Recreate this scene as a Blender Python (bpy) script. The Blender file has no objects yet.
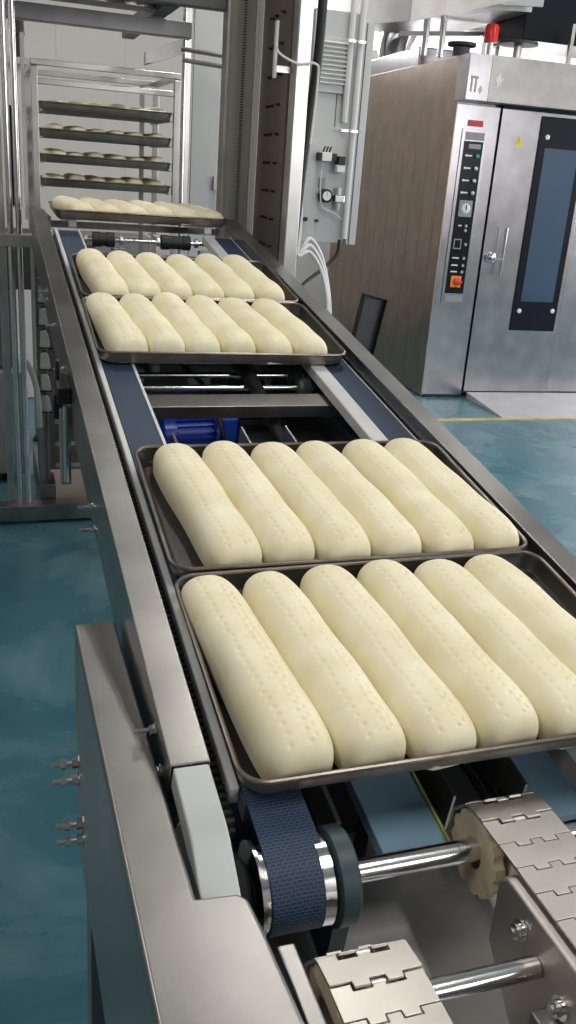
import bpy, bmesh, math, random
from mathutils import Vector, Matrix
random.seed(7)
PI = math.pi
SC = bpy.context.scene
COL = SC.collection

# ------------------------------------------------------------ frames
INC = 0.16761          # the belt conveyor climbs away from the viewer
H = 1.5
EY = Vector((0, math.cos(INC), math.sin(INC)))
EZ = Vector((0, -math.sin(INC), math.cos(INC)))
OC = Vector((0, 0, H)) - EZ * 0.764
TC = Matrix.Translation(OC) @ Matrix.Rotation(INC, 4, 'X')
OY = -0.04978
TO = Matrix.Translation((3.085, 5.952, 0)) @ Matrix.Rotation(OY, 4, 'Z')
TW = Matrix.Identity(4)

# ------------------------------------------------------------ materials
def nt(name):
    m = bpy.data.materials.new(name); m.use_nodes = True
    n = m.node_tree.nodes; l = m.node_tree.links
    return m, n, l, n['Principled BSDF']

def mat(name, col, rough=0.5, metal=0.0, spec=0.5, noise=0.0, nscale=20, bump=0.0, bscale=60, coat=0.0, alpha=None, sss=0.0):
    m, n, l, b = nt(name)
    b.inputs['Base Color'].default_value = (*col, 1)
    b.inputs['Roughness'].default_value = rough
    b.inputs['Metallic'].default_value = metal
    b.inputs['Specular IOR Level'].default_value = spec
    b.inputs['Coat Weight'].default_value = coat
    if sss:
        b.inputs['Subsurface Weight'].default_value = sss
        b.inputs['Subsurface Radius'].default_value = (0.02, 0.012, 0.006)
        b.inputs['Subsurface Scale'].default_value = 0.5
    tc = n.new('ShaderNodeTexCoord')
    if noise:
        t = n.new('ShaderNodeTexNoise'); t.inputs['Scale'].default_value = nscale; t.inputs['Detail'].default_value = 5
        l.new(tc.outputs['Object'], t.inputs['Vector'])
        r = n.new('ShaderNodeValToRGB')
        r.color_ramp.elements[0].position = .3; r.color_ramp.elements[1].position = .7
        r.color_ramp.elements[0].color = (*[max(0, c * (1 - noise)) for c in col], 1)
        r.color_ramp.elements[1].color = (*[min(1, c * (1 + noise * .6)) for c in col], 1)
        l.new(t.outputs['Fac'], r.inputs['Fac']); l.new(r.outputs['Color'], b.inputs['Base Color'])
    if bump:
        t2 = n.new('ShaderNodeTexNoise'); t2.inputs['Scale'].default_value = bscale; t2.inputs['Detail'].default_value = 4
        l.new(tc.outputs['Object'], t2.inputs['Vector'])
        bp = n.new('ShaderNodeBump'); bp.inputs['Strength'].default_value = bump; bp.inputs['Distance'].default_value = .004
        l.new(t2.outputs['Fac'], bp.inputs['Height']); l.new(bp.outputs['Normal'], b.inputs['Normal'])
    return m

def steel(name, col=(.58, .57, .55), rough=.3, stretch=(2, 60, 60), amount=.12, bump=.05, smear=.0, wave=.0):
    """brushed stainless: fine streaks in roughness and normal, broad smudges"""
    m, n, l, b = nt(name)
    b.inputs['Metallic'].default_value = 1
    tc = n.new('ShaderNodeTexCoord')
    mp = n.new('ShaderNodeMapping'); mp.inputs['Scale'].default_value = stretch
    l.new(tc.outputs['Object'], mp.inputs['Vector'])
    t = n.new('ShaderNodeTexNoise'); t.inputs['Scale'].default_value = 8; t.inputs['Detail'].default_value = 4
    l.new(mp.outputs['Vector'], t.inputs['Vector'])
    s = n.new('ShaderNodeTexNoise'); s.inputs['Scale'].default_value = 7; s.inputs['Detail'].default_value = 5
    l.new(tc.outputs['Object'], s.inputs['Vector'])
    mr = n.new('ShaderNodeMapRange'); mr.inputs['To Min'].default_value = rough - amount * .5; mr.inputs['To Max'].default_value = rough + amount
    mx = n.new('ShaderNodeMath'); mx.operation = 'ADD'; mu = n.new('ShaderNodeMath'); mu.operation = 'MULTIPLY'; mu.inputs[1].default_value = .5
    l.new(t.outputs['Fac'], mx.inputs[0]); l.new(s.outputs['Fac'], mx.inputs[1]); l.new(mx.outputs[0], mu.inputs[0])
    l.new(mu.outputs[0], mr.inputs['Value']); l.new(mr.outputs['Result'], b.inputs['Roughness'])
    r = n.new('ShaderNodeValToRGB')
    r.color_ramp.elements[0].position = .3; r.color_ramp.elements[1].position = .72
    r.color_ramp.elements[0].color = (*[c * (.86 - smear) for c in col], 1); r.color_ramp.elements[1].color = (*[min(1, c * 1.08) for c in col], 1)
    l.new(s.outputs['Fac'], r.inputs['Fac']); l.new(r.outputs['Color'], b.inputs['Base Color'])
    bp = n.new('ShaderNodeBump'); bp.inputs['Strength'].default_value = bump; bp.inputs['Distance'].default_value = .002
    l.new(t.outputs['Fac'], bp.inputs['Height'])
    if wave:
        w = n.new('ShaderNodeTexNoise'); w.inputs['Scale'].default_value = 1.6; w.inputs['Detail'].default_value = 1
        l.new(tc.outputs['Object'], w.inputs['Vector'])
        bp2 = n.new('ShaderNodeBump'); bp2.inputs['Strength'].default_value = wave; bp2.inputs['Distance'].default_value = .03
        l.new(w.outputs['Fac'], bp2.inputs['Height']); l.new(bp.outputs['Normal'], bp2.inputs['Normal']); l.new(bp2.outputs['Normal'], b.inputs['Normal'])
    else:
        l.new(bp.outputs['Normal'], b.inputs['Normal'])
    return m

M = {}
M['rail'] = steel('rail_steel', (.35, .34, .325), .29, (60, 2, 60), .12, .025, .1)
M['cover'] = steel('cover_steel', (.31, .30, .29), .33, (60, 3, 60), .12, .03, .08)
M['steel'] = steel('plain_steel', (.60, .59, .57), .27, (40, 40, 3), .12, .04)
M['frame_plate'] = steel('frame_plate_steel', (.62, .57, .53), .45, (30, 30, 4), .1, .03)
M['darksteel'] = steel('dark_beam_steel', (.24, .24, .245), .35, (2, 30, 30))
M['pan'] = steel('pan_sheet_steel', (.62, .61, .60), .48, (30, 30, 4), .1, .05)
M['dullsteel'] = steel('dull_steel', (.42, .41, .40), .42, (30, 30, 4), .12, .04, .1)
M['chrome'] = steel('bright_round_steel', (.74, .74, .74), .13, (4, 60, 60), .08, .02)
M['oven_side'] = steel('brown_reflection_side', (.40, .31, .25), .34, (50, 50, 1.2), .1, .03, .06)  # brown reflection of the surroundings tinted into the steel colour
M['seam'] = steel('seam_steel', (.62, .50, .42), .3, (50, 50, 2))
M['oven_front'] = steel('oven_front_steel', (.53, .51, .53), .22, (50, 50, 1.5), .08, .02, .02)
M['hood'] = steel('hood_steel', (.40, .385, .375), .3, (30, 3, 30), .1, .03, .05)
M['brown_panel'] = steel('brown_reflecting_panel', (.30, .24, .215), .36, (40, 40, 3), .1, .04, .08)
M['slat'] = steel('chain_slat_steel', (.62, .59, .545), .38, (60, 6, 30), .1, .03, .05)
M['tray'] = mat('tray_dark', (.022, .018, .016), .42, .35, noise=.35, nscale=14, bump=.08, bscale=90)
M['tray_wall'] = mat('tray_wall_metal', (.38, .335, .29), .38, .85, noise=.25, nscale=20)
M['tray_rim'] = mat('tray_rim_metal', (.22, .19, .17), .34, .9, noise=.25, nscale=20)
M['rack_rim'] = mat('rack_tray_metal', (.20, .17, .14), .45, .8, noise=.25, nscale=20)
M['white_strip'] = mat('white_wear_strip', (.62, .63, .63), .4, noise=.15, nscale=10)
M['lightgrey'] = mat('light_grey_plastic', (.50, .535, .53), .28, noise=.04, nscale=6)
M['cream_plastic'] = mat('cream_plastic', (.70, .60, .43), .5, noise=.28, nscale=18, bump=.1)
M['teal_plastic'] = mat('dark_teal_casting', (.035, .06, .07), .45, .1, noise=.2, nscale=12, bump=.1)
M['blue_screw'] = mat('blue_cap', (.03, .05, .42), .4)
M['black'] = mat('black_rubber', (.012, .012, .013), .5, noise=.2, nscale=12)
M['blackgloss'] = mat('black_gloss_frame', (.010, .012, .018), .22, .0, .25)
M['dark'] = mat('dark_machine_paint', (.05, .052, .055), .55, noise=.3, nscale=5, bump=.1)
M['darkgrey'] = mat('grey_machine_paint', (.11, .115, .12), .5, noise=.25, nscale=5)
M['midgrey'] = mat('mid_grey_paint', (.24, .25, .25), .5, noise=.15, nscale=4)
M['column'] = mat('grey_green_paint', (.40, .415, .375), .4, noise=.1, nscale=4)
M['cabinet'] = mat('cabinet_grey_paint', (.50, .51, .51), .35, noise=.05, nscale=3)
M['conduit'] = mat('conduit_white', (.62, .62, .61), .35, noise=.05, nscale=6)
M['hose'] = mat('white_hose', (.75, .75, .74), .3)
M['pale'] = mat('pale_plastic', (.55, .54, .52), .45, noise=.12, nscale=8)
M['motor'] = mat('blue_motor_paint', (.012, .055, .42), .33, noise=.15, nscale=9)
M['bluepanel'] = mat('blue_grey_panel', (.20, .33, .44), .35, noise=.08, nscale=9)
M['lime'] = mat('lime_edge', (.42, .47, .14), .45)
M['red'] = mat('red_beacon', (.75, .02, .015), .25)
M['redlabel'] = mat('red_label', (.55, .03, .05), .4)
M['yellow'] = mat('yellow_sign', (.80, .58, .02), .4)
M['orange'] = mat('orange_switch_plate', (.85, .30, .02), .4)
M['redknob'] = mat('red_switch_knob', (.75, .04, .02), .35)
M['green'] = mat('green_button', (.02, .30, .16), .35)
M['white'] = mat('white_mark', (.75, .75, .75), .4)
M['greylabel'] = mat('grey_label', (.28, .28, .29), .4)
M['ramp'] = mat('ramp_plate', (.62, .63, .66), .38, .25, noise=.12, nscale=5, bump=.25, bscale=40)
M['wall'] = mat('wall_paint', (.74, .715, .68), .55, noise=.04, nscale=1.5)
M['wall_dark'] = mat('wall_far_panel', (.33, .30, .28), .5, noise=.06, nscale=1.5)
M['ceiling'] = mat('ceiling_paint', (.34, .34, .34), .7, noise=.05, nscale=1)
M['frame_white'] = mat('window_frame_white', (.7, .7, .7), .4)
M['yellowline'] = mat('yellow_floor_line', (.62, .50, .13), .4, noise=.25, nscale=9)
M['blue_cover'] = mat('belt_side', (.02, .035, .07), .6)

def glass():
    m, n, l, b = nt('tinted_oven_glass')
    b.inputs['Base Color'].default_value = (.045, .085, .145, 1); b.inputs['Roughness'].default_value = .06
    b.inputs['Specular IOR Level'].default_value = .6; b.inputs['Coat Weight'].default_value = .3
    b.inputs['Coat Roughness'].default_value = .03
    return m
M['glass'] = glass()
def gauge_glass():
    m, n, l, b = nt('gauge_face'); b.inputs['Base Color'].default_value = (.8, .8, .78, 1); b.inputs['Roughness'].default_value = .2
    return m
M['gauge'] = gauge_glass()

def floor_mat():
    m, n, l, b = nt('teal_epoxy_floor')
    tc = n.new('ShaderNodeTexCoord')
    a = n.new('ShaderNodeTexNoise'); a.inputs['Scale'].default_value = 1.8; a.inputs['Detail'].default_value = 7; a.inputs['Roughness'].default_value = .62; a.inputs['Distortion'].default_value = .6
    l.new(tc.outputs['Object'], a.inputs['Vector'])
    r = n.new('ShaderNodeValToRGB'); e = r.color_ramp.elements
    e[0].position = .30; e[0].color = (.035, .125, .165, 1)
    e[1].position = .72; e[1].color = (.17, .31, .35, 1)
    x = e.new(.5); x.color = (.052, .170, .220, 1)
    l.new(a.outputs['Fac'], r.inputs['Fac'])
    # pale worn stains
    s = n.new('ShaderNodeTexNoise'); s.inputs['Scale'].default_value = 3.1; s.inputs['Detail'].default_value = 3
    mp = n.new('ShaderNodeMapping'); mp.inputs['Location'].default_value = (3.3, 1.7, 0); l.new(tc.outputs['Object'], mp.inputs['Vector']); l.new(mp.outputs['Vector'], s.inputs['Vector'])
    sr = n.new('ShaderNodeValToRGB'); sr.color_ramp.elements[0].position = .60; sr.color_ramp.elements[1].position = .74
    sr.color_ramp.elements[0].color = (0, 0, 0, 1); sr.color_ramp.elements[1].color = (.55, .55, .55, 1)
    l.new(s.outputs['Fac'], sr.inputs['Fac'])
    mix = n.new('ShaderNodeMix'); mix.data_type = 'RGBA'
    l.new(sr.outputs['Color'], mix.inputs['Factor']); l.new(r.outputs['Color'], mix.inputs['A']); mix.inputs['B'].default_value = (.24, .30, .29, 1)
    l.new(mix.outputs['Result'], b.inputs['Base Color'])
    rr = n.new('ShaderNodeMapRange'); rr.inputs['To Min'].default_value = .12; rr.inputs['To Max'].default_value = .42
    l.new(a.outputs['Fac'], rr.inputs['Value']); l.new(rr.outputs['Result'], b.inputs['Roughness'])
    bp = n.new('ShaderNodeBump'); bp.inputs['Strength'].default_value = .25; bp.inputs['Distance'].default_value = .006
    c = n.new('ShaderNodeTexNoise'); c.inputs['Scale'].default_value = 9; c.inputs['Detail'].default_value = 3
    l.new(tc.outputs['Object'], c.inputs['Vector']); l.new(c.outputs['Fac'], bp.inputs['Height']); l.new(bp.outputs['Normal'], b.inputs['Normal'])
    return m
M['floor'] = floor_mat()

def dough_mat():
    m, n, l, b = nt('raw_dough')
    tc = n.new('ShaderNodeTexCoord')
    a = n.new('ShaderNodeTexNoise'); a.inputs['Scale'].default_value = 16; a.inputs['Detail'].default_value = 5
    oi = n.new('ShaderNodeObjectInfo')
    ad = n.new('ShaderNodeVectorMath'); ad.operation = 'ADD'
    l.new(tc.outputs['Object'], ad.inputs[0]); l.new(oi.outputs['Random'], ad.inputs[1]); l.new(ad.outputs[0], a.inputs['Vector'])
    r = n.new('ShaderNodeValToRGB')
    r.color_ramp.elements[0].position = .3; r.color_ramp.elements[1].position = .72
    r.color_ramp.elements[0].color = (.78, .71, .475, 1); r.color_ramp.elements[1].color = (.88, .83, .625, 1)
    l.new(a.outputs['Fac'], r.inputs['Fac']); l.new(r.outputs['Color'], b.inputs['Base Color'])
    b.inputs['Roughness'].default_value = .52
    b.inputs['Subsurface Weight'].default_value = .25; b.inputs['Subsurface Radius'].default_value = (.03, .02, .008); b.inputs['Subsurface Scale'].default_value = .35
    t2 = n.new('ShaderNodeTexNoise'); t2.inputs['Scale'].default_value = 60; t2.inputs['Detail'].default_value = 3
    l.new(ad.outputs[0], t2.inputs['Vector'])
    bp = n.new('ShaderNodeBump'); bp.inputs['Strength'].default_value = .10; bp.inputs['Distance'].default_value = .003
    l.new(t2.outputs['Fac'], bp.inputs['Height']); l.new(bp.outputs['Normal'], b.inputs['Normal'])
    return m
M['dough'] = dough_mat()

def belt_mat(flat=False):
    m, n, l, b = nt('blue_woven_belt' + ('_back' if flat else ''))
    tc = n.new('ShaderNodeTexCoord')
    br = n.new('ShaderNodeTexBrick'); br.inputs['Scale'].default_value = 1.0
    br.inputs['Brick Width'].default_value = .0075; br.inputs['Row Height'].default_value = .0042
    br.inputs['Mortar Size'].default_value = .0008; br.inputs['Mortar Smooth'].default_value = .4
    br.inputs['Color1'].default_value = (.006, .017, .040, 1); br.inputs['Color2'].default_value = (.009, .025, .058, 1)
    br.inputs['Mortar'].default_value = (.030, .068, .130, 1)
    ns = n.new('ShaderNodeTexNoise'); ns.inputs['Scale'].default_value = 55
    mixv = n.new('ShaderNodeVectorMath'); mixv.operation = 'SCALE'; mixv.inputs['Scale'].default_value = .003
    addv = n.new('ShaderNodeVectorMath'); addv.operation = 'ADD'
    l.new(tc.outputs['UV'], ns.inputs['Vector']); l.new(ns.outputs['Color'], mixv.inputs[0]); l.new(mixv.outputs[0], addv.inputs[0]); l.new(tc.outputs['UV'], addv.inputs[1])
    l.new(addv.outputs[0], br.inputs['Vector'])
    l.new(br.outputs['Color'], b.inputs['Base Color'])
    b.inputs['Roughness'].default_value = .55
    bp = n.new('ShaderNodeBump'); bp.inputs['Strength'].default_value = .6; bp.inputs['Distance'].default_value = .0012; bp.invert = False
    l.new(br.outputs['Fac'], bp.inputs['Height']); l.new(bp.outputs['Normal'], b.inputs['Normal'])
    return m
M['belt'] = belt_mat()

# ------------------------------------------------------------ mesh helpers
class MB:
    def __init__(self, T=TW): self.bm = bmesh.new(); self.T = T
    def quadface(self, pts):
        vs = [self.bm.verts.new(self.T @ Vector(p)) for p in pts]; return self.bm.faces.new(vs)
    def box(self, x0, x1, y0, y1, z0, z1):
        v = [self.bm.verts.new(self.T @ Vector(p)) for p in [(x0,y0,z0),(x1,y0,z0),(x1,y1,z0),(x0,y1,z0),(x0,y0,z1),(x1,y0,z1),(x1,y1,z1),(x0,y1,z1)]]
        for f in [(0,3,2,1),(4,5,6,7),(0,1,5,4),(1,2,6,5),(2,3,7,6),(3,0,4,7)]: self.bm.faces.new([v[i] for i in f])
        return self
    def prism(self, poly, a, b, axis='z'):
        """polygon extruded between a and b along an axis"""
        def P(p, t):
            if axis == 'z': return (p[0], p[1], t)
            if axis == 'y': return (p[0], t, p[1])
            return (t, p[0], p[1])
        lo = [self.bm.verts.new(self.T @ Vector(P(p, a))) for p in poly]; hi = [self.bm.verts.new(self.T @ Vector(P(p, b))) for p in poly]
        n = len(poly); self.bm.faces.new(list(reversed(lo))); self.bm.faces.new(hi)
        for i in range(n): self.bm.faces.new([lo[i], lo[(i+1) % n], hi[(i+1) % n], hi[i]])
        return self
    def tube(self, pts, r, seg=12, caps=True, closed=False):
        P = [self.T @ Vector(p) for p in pts]; rings = []; n = len(P)
        rr = r if isinstance(r, (list, tuple)) else [r] * n
        prev = None
        for i in range(n):
            if closed: t = (P[(i+1) % n] - P[i-1]).normalized()
            else: t = (P[min(i+1, n-1)] - P[max(i-1, 0)]).normalized()
            if prev is None:
                a = Vector((0,0,1)) if abs(t.z) < .9 else Vector((1,0,0)); u = t.cross(a).normalized()
            else:
                u = (prev - t * prev.dot(t)).normalized()
            prev = u; w = t.cross(u)
            rings.append([self.bm.verts.new(P[i] + (u * math.cos(2*PI*k/seg) + w * math.sin(2*PI*k/seg)) * rr[i]) for k in range(seg)])
        for i in range(n if closed else n-1):
            A, B = rings[i], rings[(i+1) % n]
            for k in range(seg): self.bm.faces.new([A[k], A[(k+1) % seg], B[(k+1) % seg], B[k]])
        if caps and not closed:
            self.bm.faces.new(list(reversed(rings[0]))); self.bm.faces.new(rings[-1])
        return self
    def lathe(self, c, axis, prof, seg=32):
        """prof: (distance along axis, radius) list"""
        c = Vector(c); ax = Vector(axis).normalized(); a = Vector((0,0,1)) if abs(ax.z) < .9 else Vector((1,0,0)); u = ax.cross(a).normalized(); w = ax.cross(u)
        rings = [[self.bm.verts.new(self.T @ (c + ax*t + (u*math.cos(2*PI*k/seg) + w*math.sin(2*PI*k/seg))*r)) for k in range(seg)] for t, r in prof]
        for A, B in zip(rings, rings[1:]):
            for k in range(seg): self.bm.faces.new([A[k], A[(k+1) % seg], B[(k+1) % seg], B[k]])
        self.bm.faces.new(list(reversed(rings[0]))); self.bm.faces.new(rings[-1])
        return self
    def hexbolt(self, p0, d, r=.008, shank=.022, head=.007):
        p0 = Vector(p0); d = Vector(d).normalized()
        self.lathe(p0, d, [(0, r*1.45), (.002, r*1.45)], 16)
        self.lathe(p0, d, [(.0021, r), (.002+head, r)], 6)
        self.lathe(p0, d, [(.002+head+.0002, r*.55), (shank, r*.55), (shank+.001, r*.4)], 10)
        return self
    def build(self, name, material, parent=None, bevel=0, seg=2, smooth=False, origin=None, label=None, local=False):
        bm = self.bm
        bmesh.ops.recalc_face_normals(bm, faces=bm.faces)
        xs = [v.co for v in bm.verts]
        if local: c = Vector((0,0,0))
        elif origin is not None: c = Vector(origin)
        else:
            c = Vector([(min(v[i] for v in xs) + max(v[i] for v in xs))/2 for i in range(3)])
        for v in bm.verts: v.co -= c
        me = bpy.data.meshes.new(name); bm.to_mesh(me); bm.free()
        me.materials.append(material)
        o = bpy.data.objects.new(name, me); COL.objects.link(o)
        if parent is not None:
            o.parent = parent
            if not local: o.location = c - wloc(parent)
        else: o.location = c
        if bevel:
            b = o.modifiers.new('bevel', 'BEVEL'); b.width = bevel; b.segments = seg; b.limit_method = 'ANGLE'; b.angle_limit = .6
            for p in me.polygons: p.use_smooth = True
            b.harden_normals = True
        if smooth:
            for p in me.polygons: p.use_smooth = True
            try: me.set_sharp_from_angle(angle=.7)
            except Exception: pass
        if label: o['label'] = label
        return o
def wloc(o):
    v = Vector(o.location)
    while o.parent is not None: o = o.parent; v += Vector(o.location)
    return v
def empty(name, loc, label, cat, group=None):
    o = bpy.data.objects.new(name, None); COL.objects.link(o); o.location = loc; o.empty_display_size = .05
    return tag(o, label, cat, group)
def tag(o, label, cat, group=None):
    o['label'] = label; o['category'] = cat
    if group: o['group'] = group
    return o
def struct(o): o['kind'] = 'structure'; return o
def copy_tree(o, parent=None):
    c = o.copy(); COL.objects.link(c); c.parent = parent
    for ch in list(o.children): copy_tree(ch, c)
    return c
def cv(x, y, z): return TC @ Vector((x, y, z))
def spline(pts, n=10):
    P = [Vector(p) for p in pts]; out = []
    for i in range(len(P)-1):
        p0, p1, p2, p3 = P[max(i-1,0)], P[i], P[i+1], P[min(i+2,len(P)-1)]
        for k in range(n):
            t = k/n
            out.append(.5*((2*p1)+(-p0+p2)*t+(2*p0-5*p1+4*p2-p3)*t*t+(-p0+3*p1-3*p2+p3)*t**3))
    out.append(P[-1]); return out

# ------------------------------------------------------------ setting
X0, X1, Y0, Y1, ZC = -3.2, 7.5, -2.5, 9.2, 3.9
def room():
    struct(MB().box(X0-.2, X1+.2, Y0-.2, Y1+.2, -.1, 0).build('floor', M['floor'], origin=(0,0,0)))
    struct(MB().box(X0-.2, X1+.2, Y0-.2, Y1+.2, ZC, ZC+.1).build('ceiling', M['ceiling']))
    struct(MB().box(X0-.15, X0, Y0, Y1, 0, ZC).build('wall_left', M['wall_dark']))
    m = MB(); m.box(X0, 1.6, Y0-.15, Y0, 0, ZC); m.box(1.6, 7.0, Y0-.15, Y0, 0, 1.55); m.box(1.6, 7.0, Y0-.15, Y0, 3.4, ZC); m.box(7.0, X1, Y0-.15, Y0, 0, ZC)
    struct(m.build('wall_front', M['wall_dark']))
    m = MB()
    for x in (1.6, 3.4, 5.2, 6.95): m.box(x, x+.05, Y0-.08, Y0-.02, 1.55, 3.4)
    for z in (1.55, 3.35): m.box(1.6, 7.0, Y0-.08, Y0-.02, z, z+.05)
    struct(m.build('added_window', M['frame_white']))  # unseen window, added so the oven's upper front mirrors something bright
    # back wall: sandwich panels with seams, window opening at the right, high up
    m = MB()
    m.box(X0, 2.35, Y1, Y1+.15, 0, ZC); m.box(2.35, 6.3, Y1, Y1+.15, 0, 2.65); m.box(2.35, 6.3, Y1, Y1+.15, 3.7, ZC); m.box(6.3, X1, Y1, Y1+.15, 0, ZC)
    for i in range(9): m.box(-3+i*.62-.004, -3+i*.62+.004, Y1-.006, Y1+.01, 0, ZC)
    struct(m.build('wall_back', M['wall']))
    m = MB(); m.box(X1, X1+.15, Y0, 1.2, 0, ZC); m.box(X1, X1+.15, 1.2, 5.4, 0, .9); m.box(X1, X1+.15, 1.2, 5.4, 3.1, ZC); m.box(X1, X1+.15, 5.4, Y1, 0, ZC)
    struct(m.build('wall_right', M['wall']))
    m = MB()
    for x in (2.35, 3.65, 4.97, 6.26): m.box(x, x+.05, Y1+.02, Y1+.08, 2.65, 3.7)
    for z in (2.65, 3.65): m.box(2.35, 6.3, Y1+.02, Y1+.08, z, z+.05)
    w = struct(m.build('window_1', M['frame_white']))
    m = MB()
    for y in (1.2, 2.6, 4.0, 5.35): m.box(X1+.02, X1+.08, y, y+.05, .9, 3.1)
    for z in (.9, 3.05): m.box(X1+.02, X1+.08, 1.2, 5.4, z, z+.05)
    struct(m.build('window_2', M['frame_white']))
    m = MB(); m.box(2.6, X1, 5.275, 5.335, .0005, .002)
    struct(m.build('trim_1', M['yellowline']))
    struct(MB().box(X0, 2.3, Y1-.02, Y1-.002, 0, .12).build('baseboard_back', M['midgrey']))
room()

# ------------------------------------------------------------ dough loaves
def loaf_mesh(name, nu, nv, seed, holes=True):
    rnd = random.Random(seed)
    L, W, Ht = .394, .0955, .061
    ph = [rnd.uniform(0, 6.28) for _ in range(6)]
    bend = rnd.uniform(-.003, .003)
    hl = []
    if holes:
        for row, x0 in ((0, -.0170), (1, -.006), (2, .0090), (3, .0180)):
            if row == 1: continue
            k = 0
            y = -L/2 + .018 + (row % 2) * .0065
            while y < L/2 - .016:
                hl.append((x0 + rnd.uniform(-.0012, .0012), y + rnd.uniform(-.001, .001), rnd.uniform(.6, 1) * (1 if row else .75))); y += .0145
    verts, faces = [], []
    for i in range(nu+1):
        u = -1 + 2*i/nu
        u = math.copysign(1 - (1-abs(u))**1.35, u) if abs(u) > 0 else 0
        # far end (+y) is rounder, near end squarer
        n = 7.0 if u > 0 else 11
        e = min(1, abs(u))**n
        s = max(0.0, 1-e)**(1/2.1)
        yy = u*L/2
        wv = W/2*(1 + .02*math.sin(3.1*u+ph[0]) + .012*math.sin(7*u+ph[1]))*(.90 + .10*(.5 - .5*u))
        w = wv*(.42*(1 if s > 0 else 0) + .58*s) * (1 if abs(u) < 1 else 0.55)
        hh = Ht*(1 + .03*math.sin(2.5*u+ph[2]) + .02*math.sin(9*u+ph[3]))*(.10 + .90*s**.55)
        cx = bend*math.cos(PI*u/2)
        for j in range(nv+1):
            th = PI*j/nv
            c, sn = math.cos(th), math.sin(th)
            x = cx - w*math.copysign(abs(c)**.80, c)
            z = .001 + hh*abs(sn)**.62
            # bulge a little below mid-height
            x *= 1 + .04*math.sin(PI*min(1, abs(sn)))*(1-abs(sn))
            if hl and z > hh*.6:
                d = 0
                for (hx, hy, st) in hl:
                    if abs(hy-yy) < .006 and abs(hx-x) < .006:
                        q = ((hy-yy)**2 + (hx-x)**2)/(.0023**2)
                        d += st*math.exp(-q)
                z -= .0050*min(1, d)
            verts.append((x, yy, z))
    for i in range(nu):
        for j in range(nv):
            a = i*(nv+1)+j; faces.append((a, a+1, a+nv+2, a+nv+1))
        faces.append((i*(nv+1), (i+1)*(nv+1), (i+1)*(nv+1)+nv, i*(nv+1)+nv))
    faces.append(tuple(range(nv, -1, -1))); faces.append(tuple(nu*(nv+1)+j for j in range(nv+1)))
    me = bpy.data.meshes.new(name); me.from_pydata(verts, [], faces); me.materials.append(M['dough'])
    bm = bmesh.new(); bm.from_mesh(me); bmesh.ops.recalc_face_normals(bm, faces=bm.faces); bm.to_mesh(me); bm.free()
    for p in me.polygons: p.use_smooth = True
    me.set_sharp_from_angle(angle=1.2)
    return me
HI = [loaf_mesh('dough_loaf', 150, 56, s) for s in range(4)]
MID = [loaf_mesh('dough_loaf', 44, 20, 20+s, False) for s in range(3)]
ORD = ['first', 'second', 'third', 'fourth', 'fifth', 'sixth']

# ------------------------------------------------------------ trays
TW_, TD_ = .630, .421
def rrect(w, d, r, n=6):
    pts = []
    for (cx, cy, a0) in ((w/2-r, d/2-r, 0), (-w/2+r, d/2-r, 90), (-w/2+r, -d/2+r, 180), (w/2-r, -d/2+r, 270)):
        for k in range(n+1):
            a = math.radians(a0 + 90*k/n); pts.append((cx+r*math.cos(a), cy+r*math.sin(a)))
    return pts
def make_tray(label, group, rimmat='tray_rim', seg=6):
    root = empty('baking_tray', (0,0,0), label, 'tray', group)
    loops = [(.026, .028, -.031), (.016, .030, -.0305), (.010, .031, -.024), (.005, .032, -.004), (.004, .032, 0.0), (.0055,.030,-.0005), (.0075, .03, -.005), (.0125, .030, -.0235), (.018, .028, -.0285), (.026, .026, -.029)]
    bm = bmesh.new(); rings = []
    for ins, r, z in loops:
        rings.append([bm.verts.new((x, y, z)) for x, y in rrect(TW_-2*ins, TD_-2*ins, r, seg)])
    for A, B in zip(rings, rings[1:]):
        for k in range(len(A)): bm.faces.new([A[k], A[(k+1) % len(A)], B[(k+1) % len(A)], B[k]])
    bm.faces.new(rings[0]); bm.faces.new(rings[-1])
    mb = MB(); mb.bm.free(); mb.bm = bm
    mb.build('pan', M['tray'], root, smooth=True, local=True)
    bm = bmesh.new(); rings = []
    for ins, r, z in ((.0045, .032, -.0045), (.0095, .031, -.0245), (.0155, .030, -.0312)):
        rings.append([bm.verts.new((x, y, z)) for x, y in rrect(TW_-2*ins+.001, TD_-2*ins+.001, r, seg)])
    for ins, r, z in ((.0155, .030, -.0307), (.0095, .031, -.0245), (.0045, .032, -.0045)):
        rings.append([bm.verts.new((x, y, z)) for x, y in rrect(TW_-2*ins+.0001, TD_-2*ins+.0001, r, seg)])
    for A, B in zip(rings, rings[1:] + rings[:1]):
        for k in range(len(A)): bm.faces.new([A[k], A[(k+1) % len(A)], B[(k+1) % len(A)], B[k]])
    mb = MB(); mb.bm.free(); mb.bm = bm
    mb.build('outer_wall', M['tray_wall'], root, smooth=True, local=True)
    r = MB(); pts = [(x, y, -.0005) for x, y in rrect(TW_-.007, TD_-.007, .033, seg)]
    r.tube(pts, .0035, 8, closed=True); r.build('rim', M[rimmat], root, smooth=True, local=True)
    return root
proto_tray = make_tray('dark baking tray nearest to the viewer, on the belts, holding six long loaves', 'dark baking trays riding on the blue belts')
first = [True]
TRAYS = [  # conveyor y centre, x centre, skew, name
    (.879, .5600, .004, 'nearest', 'nearest to the viewer, by the blue pulley'),
    (1.305, .5640, -.008, 'second nearest', 'touching the back rim of the nearest'),
    (2.211, .5600, -.010, 'third nearest', 'front one of the middle pair'),
    (2.638, .5680, -.012, 'fourth nearest', 'back one of the middle pair'),
    (3.565, .5740, -.015, 'farthest', 'farthest away, before the steel rack')]
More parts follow.
